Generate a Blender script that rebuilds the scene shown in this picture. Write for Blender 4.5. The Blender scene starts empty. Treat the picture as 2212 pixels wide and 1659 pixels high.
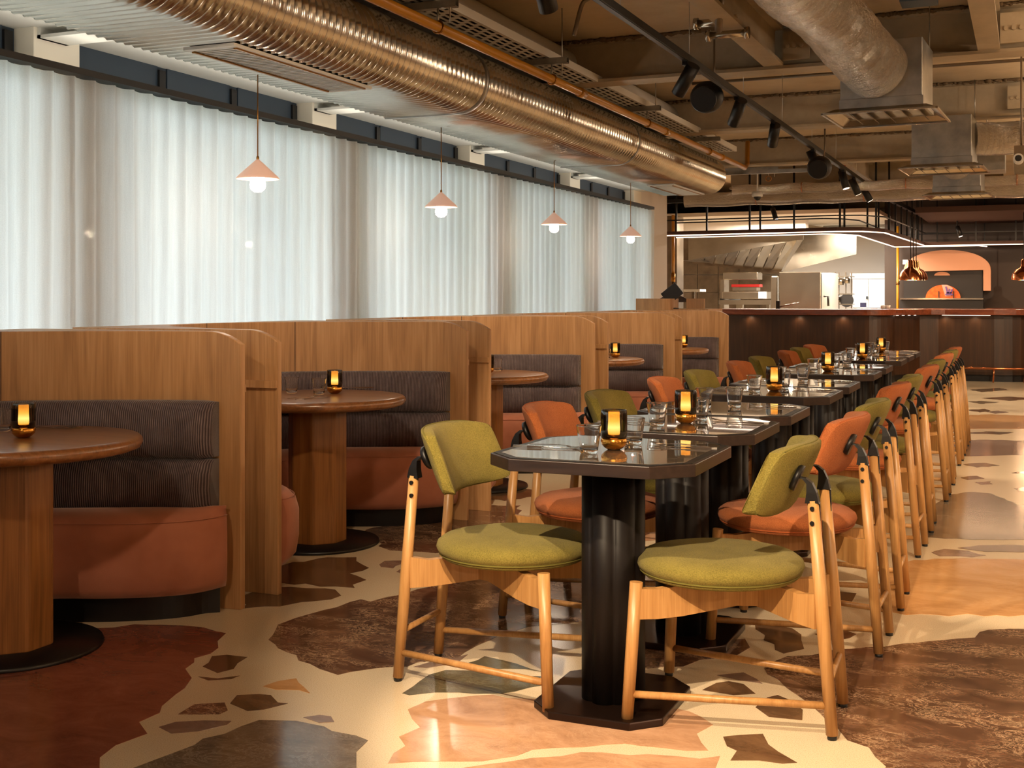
import bpy, bmesh, math, random
from mathutils import Vector, Matrix
from math import sin, cos, pi, radians as RAD, sqrt
random.seed(7)
S = bpy.context.scene
COL = S.collection

# ------------------------------------------------------------------ camera
F, CX, VX, VY, H = 2600.0, 1106.0, 2222.0, 643.0, 1.2
T = math.atan((VX - CX) / F)
cam_d = bpy.data.cameras.new('camera'); cam = bpy.data.objects.new('camera', cam_d); COL.objects.link(cam)
cam.location = (0, 0, H); cam.rotation_euler = (pi / 2, 0, T)
cam_d.sensor_width = 36; cam_d.lens = 36 * F / 2212; cam_d.shift_y = -(829.5 - VY) / 2212
cam_d.clip_start = 0.05; cam_d.clip_end = 300
S.camera = cam
S.view_settings.view_transform = 'Standard'; S.view_settings.look = 'None'
S.view_settings.gamma = 1; S.view_settings.use_curve_mapping = False
S.view_settings.exposure = 0.0
S.cycles.max_bounces = 8; S.cycles.transparent_max_bounces = 12
S.cycles.sample_clamp_indirect = 4.0
S.cycles.caustics_reflective = False; S.cycles.caustics_refractive = False

# pixel -> place helpers (a pixel gives a direction; the distance comes from the plane it touches)
RV = (cos(T), sin(T)); FV = (-sin(T), cos(T))
def ray(px, py):
    a = (px - CX) / F
    return Vector((RV[0]*a + FV[0], RV[1]*a + FV[1], (VY - py) / F))
def atz(px, py, z):
    r = ray(px, py); k = (z - H) / r.z
    return Vector((r.x*k, r.y*k, z))
def aty(px, py, y):
    r = ray(px, py); k = y / r.y
    return Vector((r.x*k, y, H + r.z*k))
def atx(px, py, x):
    r = ray(px, py); k = x / r.x
    return Vector((x, r.y*k, H + r.z*k))

# ------------------------------------------------------------------ world daylight
W = bpy.data.worlds.new('daylight'); S.world = W; W.use_nodes = True
bg = W.node_tree.nodes['Background']; bg.inputs[0].default_value = (0.92, 0.975, 1.04, 1); bg.inputs[1].default_value = 10.0

# ------------------------------------------------------------------ materials
def lin(c):
    return tuple(((v/255)/12.92 if v/255 <= .04045 else ((v/255+.055)/1.055)**2.4) for v in c)
MATS = {}
class N:
    """small node-tree builder"""
    def __init__(s, name):
        s.m = bpy.data.materials.new(name); s.m.use_nodes = True; s.t = s.m.node_tree
        s.t.nodes.clear(); s.o = s.t.nodes.new('ShaderNodeOutputMaterial'); MATS[name] = s.m
    def n(s, typ, ins=None, **kw):
        x = s.t.nodes.new('ShaderNode' + typ)
        for k, v in kw.items(): setattr(x, k, v)
        for k, v in (ins or {}).items(): s.put(x, k, v)
        return x
    def put(s, x, k, v):
        if isinstance(v, bpy.types.NodeSocket): s.t.links.new(v, x.inputs[k])
        else: x.inputs[k].default_value = v
    def bsdf(s, **ins):
        ren = {'base': 'Base Color', 'rough': 'Roughness', 'metal': 'Metallic', 'normal': 'Normal', 'coat': 'Coat Weight', 'coatr': 'Coat Roughness',
               'sheen': 'Sheen Weight', 'sheenr': 'Sheen Roughness', 'sheent': 'Sheen Tint', 'trans': 'Transmission Weight', 'ior': 'IOR',
               'emit': 'Emission Color', 'emits': 'Emission Strength', 'spec': 'Specular IOR Level', 'alpha': 'Alpha', 'aniso': 'Anisotropic'}
        b = s.n('BsdfPrincipled', {ren[k]: v for k, v in ins.items()})
        s.t.links.new(b.outputs[0], s.o.inputs[0]); return b
    def coord(s, out='Object', scale=(1, 1, 1), rot=(0, 0, 0), rand=0):
        c = s.n('TexCoord').outputs[out]
        if rand:
            r = s.n('ObjectInfo').outputs['Random']
            mu = s.n('Math', {0: r, 1: rand}, operation='MULTIPLY').outputs[0]
            c = s.n('VectorMath', {0: c, 1: mu}, operation='ADD').outputs[0]
        return s.n('Mapping', {'Vector': c, 'Scale': scale, 'Rotation': rot}).outputs[0]
    def noise(s, vec, scale=5, detail=4, rough=.55, dist=0):
        return s.n('TexNoise', {'Vector': vec, 'Scale': scale, 'Detail': detail, 'Roughness': rough, 'Distortion': dist}).outputs[0]
    def ramp(s, fac, stops):
        r = s.n('ValToRGB', {0: fac}); e = r.color_ramp.elements
        while len(e) < len(stops): e.new(.5)
        for el, (p, c) in zip(e, stops): el.position = p; el.color = tuple(c[:3]) + (1,)
        return r.outputs[0]
    def bump(s, h, strength=.3, dist=.01):
        return s.n('Bump', {'Height': h, 'Strength': strength, 'Distance': dist}).outputs[0]
    def mix(s, f, a, b):
        m = s.n('Mix', data_type='RGBA'); s.put(m, 0, f); s.put(m, 6, a); s.put(m, 7, b); return m.outputs[2]

def c4(c): return lin(c) + (1,)
def plain(name, rgb, rough=.5, metal=0, **kw):
    b = N(name); b.bsdf(base=c4(rgb), rough=rough, metal=metal, **kw); return b.m
def wood(name, dark, mid, light, sc=(9, 9, .7), rough=.42, coat=0, rand=7.0):
    b = N(name); v = b.coord('Object', sc, rand=rand)
    n1 = b.noise(v, 1.6, 3, .5, 1.6); v2 = b.coord('Object', (sc[0]*9, sc[1]*9, sc[2]*2.2), rand=rand); n2 = b.noise(v2, 2.0, 5, .65)
    f = b.n('Mix', {0: .42, 2: n1, 3: n2}, data_type='FLOAT').outputs[0]
    c = b.ramp(f, [(.28, lin(dark)), (.5, lin(mid)), (.72, lin(light))])
    b.bsdf(base=c, rough=rough, normal=b.bump(n2, .08, .004), coat=coat, coatr=.25); return b.m
wood('oak_panel', (138, 98, 62), (174, 130, 86), (198, 156, 112))
wood('oak_chair', (140, 96, 52), (172, 126, 74), (194, 150, 96), (14, 14, 1.2), .38)
wood('oak_table', (88, 54, 28), (126, 80, 44), (152, 100, 60), (1.2, 16, 16), .3, .3)
wood('oak_column', (90, 54, 24), (134, 86, 42), (160, 108, 58), (13, 13, .8), .4)
wood('bar_wood', (36, 20, 9), (58, 33, 15), (76, 46, 24), (6, 6, .4), .33, .2)
wood('bar_top', (84, 38, 18), (120, 56, 28), (150, 76, 40), (.6, 6, 6), .25, .4)
def velvet(name, rgb, rgb2):
    b = N(name); n1 = b.noise(b.coord('Object', rand=5), 5, 3, .6)
    c = b.ramp(n1, [(.3, lin(rgb2)), (.7, lin(rgb))]); n2 = b.noise(b.coord('Object'), 240, 2)
    b.bsdf(base=c, rough=.85, sheen=.45, sheenr=.4, sheent=(1, .8, .7, 1), normal=b.bump(n2, .15, .002), spec=.15); return b.m
velvet('pink_velvet', (178, 116, 92), (162, 102, 80))
b = N('corduroy'); uv = b.n('TexCoord').outputs['UV']; sx = b.n('SeparateXYZ', {0: uv})
w = b.n('TexWave', {'Vector': uv, 'Scale': 38.0, 'Distortion': .5, 'Detail': 2.0}, wave_type='BANDS', bands_direction='X').outputs[1]
n1 = b.noise(b.coord('Object'), 7, 5, .7)
f = b.n('Mix', {0: .5, 2: w, 3: n1}, data_type='FLOAT').outputs[0]
b.bsdf(base=b.ramp(f, [(.25, lin((56, 46, 48))), (.6, lin((94, 80, 82))), (.85, lin((134, 122, 122)))]), rough=.8, sheen=.35, sheenr=.35, normal=b.bump(w, .5, .006), spec=.2)
def boucle(name, a, c):
    b = N(name); v = b.coord('Object', rand=3)
    n1 = b.noise(v, 330, 3, .7); n2 = b.noise(v, 9, 2)
    f = b.n('Mix', {0: .25, 2: n1, 3: n2}, data_type='FLOAT').outputs[0]
    b.bsdf(base=b.ramp(f, [(.3, lin(a)), (.68, lin(c))]), rough=.95, sheen=.06, sheenr=.5, normal=b.bump(n1, .7, .004), spec=.1); return b.m
boucle('green_boucle', (88, 80, 32), (140, 126, 62))
boucle('orange_boucle', (132, 72, 38), (180, 106, 62))
plain('green_piping', (96, 88, 28), .9); plain('orange_piping', (150, 74, 28), .9)
b = N('black_fluted'); b.bsdf(base=c4((17, 12, 11)), rough=.5, spec=.22)
plain('black_metal', (16, 14, 14), .42, .3); plain('black_plastic', (12, 12, 13), .5); plain('dark_plinth', (14, 12, 13), .38, .2)
plain('dark_steel_plate', (44, 30, 24), .28, .7)
b = N('dark_walnut_edge'); n1 = b.noise(b.coord('Object', (2, 30, 30)), 2, 4); b.bsdf(base=b.ramp(n1, [(.3, lin((27, 18, 15))), (.7, lin((46, 32, 26)))]), rough=.35)
b = N('mirror_glass_top'); b.bsdf(base=c4((96, 84, 72)), rough=.035, metal=0, spec=1.0, coat=1.0, coatr=.015, ior=1.9)
plain('brass', (200, 140, 58), .2, 1.0); plain('antique_brass', (150, 104, 48), .3, 1.0)
plain('copper', (206, 128, 82), .2, 1.0)
b = N('clear_glass'); b.bsdf(base=(1, 1, 1, 1), rough=.0, trans=1.0, ior=1.45)
def thin_glass(name, tint, amt, ior=1.5):
    b = N(name); fr = b.n('Fresnel', {0: ior}).outputs[0]
    tr = b.n('BsdfTransparent', {0: tint}); gl = b.n('BsdfGlossy', {0: (1, 1, 1, 1), 1: .02})
    mu = b.n('Math', {0: fr, 1: amt}, operation='ADD').outputs[0]
    ms = b.n('MixShader', {0: mu, 1: tr.outputs[0], 2: gl.outputs[0]}); b.t.links.new(ms.outputs[0], b.o.inputs[0])
thin_glass('smoked_glass', (.62, .56, .46, 1), .02); thin_glass('window_glass', (.93, .97, .96, 1), .0)
def emit(name, rgb, st):
    b = N(name); e = b.n('Emission', {0: tuple(rgb) + (1,), 1: st}); b.t.links.new(e.outputs[0], b.o.inputs[0])
WARM = (1.0, .76, .50)
emit('lamp_glow', (1.0, .56, .13), 2.6); emit('bulb_glow', (1.0, .84, .68), 9.0); emit('led_glow', (1.0, .74, .56), 3.2); emit('lens_glow', (1.0, .74, .55), 6.0)
b = N('lantern_tube'); v = b.n('TexCoord').outputs['Generated']; sz = b.n('SeparateXYZ', {0: v}).outputs[2]
b.bsdf(base=c4((230, 160, 60)), rough=.4, emit=b.ramp(sz, [(0, (1, .42, .05)), (.33, (1, .72, .28)), (.6, (1, .5, .09)), (1, (.9, .36, .04))]), emits=b.n('MapRange', {0: b.n('Math', {0: b.n('Math', {0: sz, 1: .33}, operation='SUBTRACT').outputs[0]}, operation='ABSOLUTE').outputs[0], 1: 0.0, 2: .6, 3: 5.0, 4: 2.2}).outputs[0])
b = N('blush_shade'); b.bsdf(base=c4((236, 196, 176)), rough=.5, emit=(1, .6, .44, 1), emits=.3)
# sheer curtain: diffuse transmission with a see-through share
b = N('sheer_curtain'); uvn = b.n('TexCoord').outputs['UV']
n1 = b.noise(b.n('Mapping', {'Vector': uvn, 'Scale': (60, 2.5, 1)}).outputs[0], 3, 3); n2 = b.noise(b.n('Mapping', {'Vector': uvn, 'Scale': (500, 500, 1)}).outputs[0], 1, 2)
colr = b.ramp(n1, [(.3, (.78, .785, .80)), (.7, (.84, .85, .87))])
tl = b.n('BsdfTranslucent', {0: colr}); df = b.n('BsdfDiffuse', {0: colr}); tp = b.n('BsdfTransparent', {0: (.97, .98, .97, 1)})
m1 = b.n('MixShader', {0: .28, 1: tl.outputs[0], 2: df.outputs[0]}); fr = b.n('MapRange', {0: n2, 1: .3, 2: .7, 3: .05, 4: .15}).outputs[0]
m2 = b.n('MixShader', {0: fr, 1: m1.outputs[0], 2: tp.outputs[0]}); b.t.links.new(m2.outputs[0], b.o.inputs[0])
# metals overhead
def galv(name, a, c, rough, sc=6):
    b = N(name); n1 = b.noise(b.coord('Object'), sc, 5, .6); b.bsdf(base=b.ramp(n1, [(.3, lin(a)), (.7, lin(c))]), rough=b.n('MapRange', {0: n1, 3: rough*.8, 4: rough*1.3}).outputs[0], metal=1.0); return b.m
plain('tray_white', (214, 212, 206), .4); plain('upper_duct_paint', (206, 206, 204), .25)
galv('galvanised', (150, 150, 148), (196, 194, 188), .32); galv('galv_duct', (196, 190, 180), (224, 219, 208), .2, 3)
galv('stainless', (170, 160, 146), (200, 190, 174), .24, 2); galv('stainless_dark', (110, 98, 84), (150, 134, 116), .3, 3)
b = N('foil'); n1 = b.noise(b.coord('Object'), 17, 6, .7, .8); n2 = b.noise(b.coord('Object'), 60, 4, .7)
hh = b.n('Math', {0: n1, 1: n2}, operation='ADD').outputs[0]
b.bsdf(base=c4((214, 206, 196)), rough=.14, metal=1.0, normal=b.bump(hh, 1.0, .035))
b = N('gas_pipe_yellow'); b.bsdf(base=c4((176, 118, 20)), rough=.32, coat=.4, coatr=.2)
b = N('ceiling_concrete'); n1 = b.noise(b.coord('Object'), 1.1, 6, .65); n2 = b.noise(b.coord('Object'), 22, 5, .7)
b.bsdf(base=b.ramp(n1, [(.3, lin((168, 148, 120))), (.7, lin((198, 178, 148)))]), rough=.85, normal=b.bump(n2, .25, .01))
b = N('beam_paint'); n1 = b.noise(b.coord('Object'), 3, 5, .7); b.bsdf(base=b.ramp(n1, [(.3, lin((160, 146, 124))), (.75, lin((184, 168, 144)))]), rough=.55, spec=.3)
plain('conduit_paint', (120, 104, 84), .4, .4); plain('fire_debris', (98, 80, 58), .95)
plain('soffit_plaster', (206, 206, 198), .8); plain('column_cream', (238, 230, 212), .7); plain('window_blue', (52, 66, 80), .5); plain('rail_black', (18, 16, 16), .5)
plain('white_plaster', (226, 218, 210), .75); plain('pink_plaster', (216, 160, 128), .8); plain('dark_wall', (58, 44, 36), .6); plain('brown_soffit', (66, 38, 24), .7)
plain('wall_taupe', (120, 96, 76), .8); plain('cold_white', (214, 214, 212), .5); plain('white_plastic', (228, 226, 220), .4); plain('red_pipe', (170, 30, 24), .4)
plain('navy', (40, 40, 84), .5); plain('oven_black', (28, 24, 24), .5); plain('steel_cutlery', (190, 180, 172), .16, 1.0)
plain('purple_paint', (112, 80, 150), .6); plain('pink_paint', (236, 168, 150), .6); plain('ground_outside', (150, 156, 140), .9); plain('foliage', (96, 150, 62), .8); plain('bark', (80, 62, 46), .9)
b = N('orange_mosaic'); v = b.n('TexVoronoi', {'Vector': b.coord('Object'), 'Scale': 22.0}); b.bsdf(base=b.ramp(v.outputs[0], [(0, lin((232, 112, 26))), (1, lin((196, 74, 10)))]), rough=.4)
# floor
b = N('terrazzo_cream'); v = b.coord('Object'); n1 = b.noise(v, 320, 3, .8); n2 = b.noise(v, 2.2, 4)
sp = b.ramp(n1, [(.36, lin((176, 152, 122))), (.46, lin((216, 198, 168))), (.7, lin((228, 212, 184)))])
b.bsdf(base=b.mix(b.ramp(n2, [(.3, (0, 0, 0)), (.8, (.3, .3, .3))]), sp, c4((206, 184, 150))), rough=b.n('MapRange', {0: n2, 3: .16, 4: .26}).outputs[0], spec=.5)
def marble(name, dark, mid, light, vein, sc=1.0, amt=.5, rough=.14):
    b = N(name); v = b.coord('Object', (sc*2.0, sc*3.2, sc), rand=11)
    n1 = b.noise(v, 3.0, 8, .72, .9); base = b.ramp(n1, [(.3, lin(dark)), (.5, lin(mid)), (.72, lin(light))])
    n2 = b.noise(v, 5.5, 9, .75, 2.4); ab = b.n('Math', {0: b.n('Math', {0: n2, 1: .5}, operation='SUBTRACT').outputs[0]}, operation='ABSOLUTE').outputs[0]
    n3 = b.noise(v, 2.1, 3); ve = b.n('MapRange', {0: ab, 1: 0.0, 2: .022, 3: amt, 4: 0.0}).outputs[0]
    ve = b.n('Math', {0: ve, 1: b.n('MapRange', {0: n3, 1: .42, 2: .62, 3: 0.0, 4: 1.0}).outputs[0]}, operation='MULTIPLY').outputs[0]
    b.bsdf(base=b.mix(ve, base, c4(vein)), rough=rough, spec=.5); return b.m
marble('marble_emperador', (58, 38, 28), (92, 64, 48), (126, 94, 72), (222, 190, 154), 1.0, 1.0)
marble('marble_red', (104, 56, 42), (128, 72, 54), (146, 88, 68), (150, 96, 74), .7, .3)
marble('marble_tan', (152, 112, 84), (184, 142, 110), (204, 164, 132), (216, 180, 146), .8, .4)
marble('marble_grey', (84, 70, 56), (110, 94, 76), (132, 116, 96), (190, 172, 150), .7, .5)
marble('marble_walnut', (68, 48, 32), (98, 72, 50), (120, 92, 66), (134, 106, 76), .6, .25)
marble('marble_green', (58, 56, 40), (82, 78, 60), (104, 98, 80), (150, 140, 118), .6, .3)
marble('marble_sand', (176, 126, 78), (200, 150, 98), (216, 170, 120), (228, 188, 140), .5, .2)
marble('marble_mauve', (112, 90, 80), (136, 112, 98), (152, 128, 112), (180, 156, 138), .6, .3)

# ------------------------------------------------------------------ mesh building
class MB:
    def __init__(s): s.v = []; s.f = []; s.uv = {}; s.sm = []
    def add(s, vs, fs, smooth=False, uvs=None):
        o = len(s.v); s.v += [tuple(p) for p in vs]
        for i, f in enumerate(fs):
            if uvs: s.uv[len(s.f)] = uvs[i]
            s.f.append(tuple(o + k for k in f)); s.sm.append(smooth)
        return s
    def box(s, x0, x1, y0, y1, z0, z1, m=None):
        vs = [Vector((x, y, z)) for z in (z0, z1) for y in (y0, y1) for x in (x0, x1)]
        if m: vs = [m @ p for p in vs]
        return s.add(vs, [(0, 2, 3, 1), (4, 5, 7, 6), (0, 1, 5, 4), (2, 6, 7, 3), (0, 4, 6, 2), (1, 3, 7, 5)])
    def prism(s, poly, z0, z1, m=None):
        n = len(poly); vs = [Vector((x, y, z0)) for x, y in poly] + [Vector((x, y, z1)) for x, y in poly]
        if m: vs = [m @ p for p in vs]
        return s.add(vs, [tuple(range(n - 1, -1, -1)), tuple(range(n, 2*n))] + [(i, (i+1) % n, n + (i+1) % n, n + i) for i in range(n)])
    def bar(s, a, b, w, h, up=(0, 0, 1)):
        a, b = Vector(a), Vector(b); d = (b - a).normalized(); sd = d.cross(Vector(up))
        if sd.length < 1e-5: sd = d.cross(Vector((1, 0, 0)))
        sd.normalize(); u = sd.cross(d); vs = []
        for p in (a, b):
            for i, j in ((-1, -1), (1, -1), (1, 1), (-1, 1)): vs.append(p + sd*i*w/2 + u*j*h/2)
        return s.add(vs, [(3, 2, 1, 0), (4, 5, 6, 7), (0, 1, 5, 4), (1, 2, 6, 5), (2, 3, 7, 6), (3, 0, 4, 7)])
    def tube(s, pts, r, n=10, cap=True, radii=None):
        pts = [Vector(p) for p in pts]; rings = []; ref = None
        for i, p in enumerate(pts):
            d = (pts[min(i+1, len(pts)-1)] - pts[max(i-1, 0)]).normalized()
            if ref is None: ref = d.orthogonal().normalized()
            ref = (ref - d * ref.dot(d)).normalized(); bi = d.cross(ref); rr = radii[i] if radii else r
            rings.append([p + (ref*cos(2*pi*k/n) + bi*sin(2*pi*k/n))*rr for k in range(n)])
        return s.loft(rings, closed=True, cap=cap)
    def cyl(s, a, b, r, n=16, r2=None): return s.tube([a, b], r, n, True, [r, r if r2 is None else r2])
    def loft(s, rings, closed=True, cap=True, smooth=True, uvf=None):
        n = len(rings[0]); vs = [p for r in rings for p in r]; fs = []; uvs = []
        for i in range(len(rings) - 1):
            for k in range(n if closed else n - 1):
                k2 = (k+1) % n; fs.append((i*n + k, i*n + k2, (i+1)*n + k2, (i+1)*n + k))
                if uvf: uvs.append([uvf(i, k), uvf(i, k+1), uvf(i+1, k+1), uvf(i+1, k)])
        s.add(vs, fs, smooth, uvs if uvf else None)
        if cap:
            o = len(s.v) - len(vs); s.f.append(tuple(o + k for k in range(n-1, -1, -1))); s.sm.append(False)
            s.f.append(tuple(o + (len(rings)-1)*n + k for k in range(n))); s.sm.append(False)
        return s
    def lathe(s, prof, n=28, c=(0, 0, 0), closed=False):
        rings = []
        for r, z in prof: rings.append([Vector((c[0] + max(r, 1e-5)*cos(2*pi*k/n), c[1] + max(r, 1e-5)*sin(2*pi*k/n), c[2] + z)) for k in range(n)])
        if closed: rings.append(rings[0])
        return s.loft(rings, True, False)
    def sphere(s, c, r, n=16, sq=(1, 1, 1)):
        rings = []
        for i in range(n//2 + 1):
            a = -pi/2 + pi*i/(n//2); rr = max(cos(a), 1e-4)
            rings.append([Vector((c[0] + r*sq[0]*rr*cos(2*pi*k/n), c[1] + r*sq[1]*rr*sin(2*pi*k/n), c[2] + r*sq[2]*sin(a))) for k in range(n)])
        return s.loft(rings, True, False)
    def mesh(s, name, mat):
        me = bpy.data.meshes.new(name); me.from_pydata(s.v, [], s.f)
        for p, sm in zip(me.polygons, s.sm): p.use_smooth = sm
        if s.uv:
            ul = me.uv_layers.new(name='UVMap').data
            for i, p in enumerate(me.polygons):
                if i in s.uv:
                    for li, q in zip(p.loop_indices, s.uv[i]): ul[li].uv = q
        if 'glass' in mat:
            bm = bmesh.new(); bm.from_mesh(me); bmesh.ops.remove_doubles(bm, verts=bm.verts, dist=2e-5); bmesh.ops.recalc_face_normals(bm, faces=bm.faces); bm.to_mesh(me); bm.free()
        me.materials.append(MATS[mat]); me.update(); return me
    def build(s, name, mat, parent=None, bevel=0, sub=0):
        o = bpy.data.objects.new(name, s.mesh(name, mat)); COL.objects.link(o); o.parent = parent
        if bevel:
            md = o.modifiers.new('bevel', 'BEVEL'); md.width = bevel; md.segments = 2; md.limit_method = 'ANGLE'; md.angle_limit = RAD(40)
        if sub: md = o.modifiers.new('sub', 'SUBSURF'); md.levels = sub; md.render_levels = sub
        return o
def tag(o, label, cat, group=None, kind=None):
    o['label'] = label
    if cat: o['category'] = cat
    if group: o['group'] = group
    if kind: o['kind'] = kind
    return o
def struct(o, label=None):
    o['kind'] = 'structure'
    if label: o['label'] = label
    return o
def thing(name, label, cat, loc=(0, 0, 0), rz=0, group=None):
    o = bpy.data.objects.new(name, None); COL.objects.link(o); o.location = loc; o.rotation_euler = (0, 0, rz); o.empty_display_size = .1
    return tag(o, label, cat, group)
def dup(root, loc, rz=0, label=None, group=None):
    kids = {}
    for o in bpy.data.objects:
        if o.parent: kids.setdefault(o.parent, []).append(o)
    def cp(o, par):
        c = o.copy(); COL.objects.link(c); c.parent = par
        for k in kids.get(o, []): cp(k, c)
        return c
    r = cp(root, None); r.location = loc; r.rotation_euler = (0, 0, rz)
    if label: r['label'] = label
    if group: r['group'] = group
    return r
ORD = ['first', 'second', 'third', 'fourth', 'fifth', 'sixth', 'seventh', 'eighth', 'ninth', 'tenth', 'eleventh', 'twelfth']
def octagon(w, l, c): return [(-w/2+c, -l/2), (w/2-c, -l/2), (w/2, -l/2+c), (w/2, l/2-c), (w/2-c, l/2), (-w/2+c, l/2), (-w/2, l/2-c), (-w/2, -l/2+c)]

# ================================================================== STRUCTURE
YB, YF, XL, XR, ZC = -6.0, 26.0, -4.45, 4.2, 3.05
fl = struct(MB().box(-8.2, XR, YB, YF, -.06, 0).build('floor', 'terrazzo_cream'), 'polished cream terrazzo floor inlaid with giant broken marble pieces')
struct(MB().box(-8.2, XR, YB, YF, ZC, ZC+.1).build('ceiling', 'ceiling_concrete'), 'bare concrete ceiling slab above the exposed services')
struct(MB().box(XR, XR+.1, YB, YF, 0, ZC).build('wall_right', 'wall_taupe'))
struct(MB().box(-5.6, XR, YB-.1, YB, 0, ZC).build('wall_back', 'wall_taupe'))
struct(MB().box(-8.2, XR, YF, YF+.1, 0, ZC).build('wall_far', 'white_plaster'))
# window wall
COLY = [-5.1, -2.8, -.47, 1.86, 4.195, 6.526, 8.87, 11.2, 13.3]
m = MB(); m.box(-4.6, -4.4, YB, 13.6, 0, .35); m.box(-4.6, -4.38, YB, 13.6, 2.44, ZC)
wl = struct(m.build('wall_left', 'soffit_plaster'))
struct(MB().box(-4.6, -4.3, 13.6, 15.1, 0, ZC).build('wall_left', 'white_plaster'), 'white wall strip beyond the end of the sheer curtain')
struct(MB().box(-8.2, -4.6, 14.95, 15.1, 0, ZC).build('wall_kitchen', 'white_plaster'))
struct(MB().box(-8.3, -8.2, 15.1, YF, 0, ZC).build('wall_kitchen', 'white_plaster'))
for y0 in COLY:
    struct(MB().box(-4.4, -4.18, y0, y0+.29, 0, 2.62).build('window_column', 'column_cream', None, .004), 'cream boxed column between the windows')
edges = [(COLY[i]+.29, COLY[i+1]) for i in range(len(COLY)-1)]
for i, (a, c) in enumerate(edges):
    m = MB(); m.box(-4.42, -4.34, a, c, .35, .42); open_transom = c < 2; m.box(-4.42, -4.30, a, c, 2.2, 2.23 if open_transom else 2.46)  # unseen near bays keep the transom open to admit extra daylight
    for t in (.0, .36, .68, 1.0): yy = a + .03 + (c-a-.06)*t; m.box(-4.42, -4.34, yy-.03, yy+.03, .42, 2.2)
    wo = struct(m.build('window_%d' % (i+1), 'window_blue'), 'dark blue window frame behind the sheer curtain')
    for t0, t1 in ((0, .36), (.36, .68), (.68, 1)):
        ya = a + .06 + (c-a-.06)*t0; yb = a + (c-a-.06)*t1
        MB().box(-4.385, -4.38, ya, yb, .42, 2.2).build('pane', 'window_glass', wo)
        if open_transom: continue
        pm = MB(); pm.box(-4.31, -4.29, ya, yb-.02, 2.24, 2.44); pm.build('transom_panel', 'window_blue', wo)
        MB().box(-4.3, -4.275, yb-.02, yb+.03, 2.22, 2.42).build('transom_post', 'rail_black', wo)
struct(MB().box(-4.4, -3.98, YB, 13.6, 2.44, 2.56).build('soffit', 'soffit_plaster', None, .01), 'pale plaster soffit above the windows')
for i, y0 in enumerate(COLY[4:8]):
    m = MB(); m.box(-4.18, -3.68, y0+.02, y0+.2, 2.39, 2.405); m.box(-4.18, -4.16, y0+.02, y0+.2, 2.39, 2.44)
    tag(m.build('steel_bracket', 'soffit_plaster'), 'white painted steel bracket on the %s boxed column' % ORD[i], 'bracket', 'brackets on the window columns')
struct(MB().box(-4.0, -3.92, YB, 13.25, 2.205, 2.235).build('curtain_rail', 'rail_black'), 'black curtain rail along the windows')

cd = bpy.data.lights.new('soffit_fill', 'AREA'); cd.shape = 'RECTANGLE'; cd.size = .05; cd.size_y = 16; cd.energy = 24; cd.color = (1, .93, .82)  # fill strip added above the curtain rail to brighten the soffit
co = bpy.data.objects.new('soffit_fill', cd); COL.objects.link(co); co.location = (-3.96, 5.2, 2.24); co.rotation_euler = (pi, 0, 0)
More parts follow.
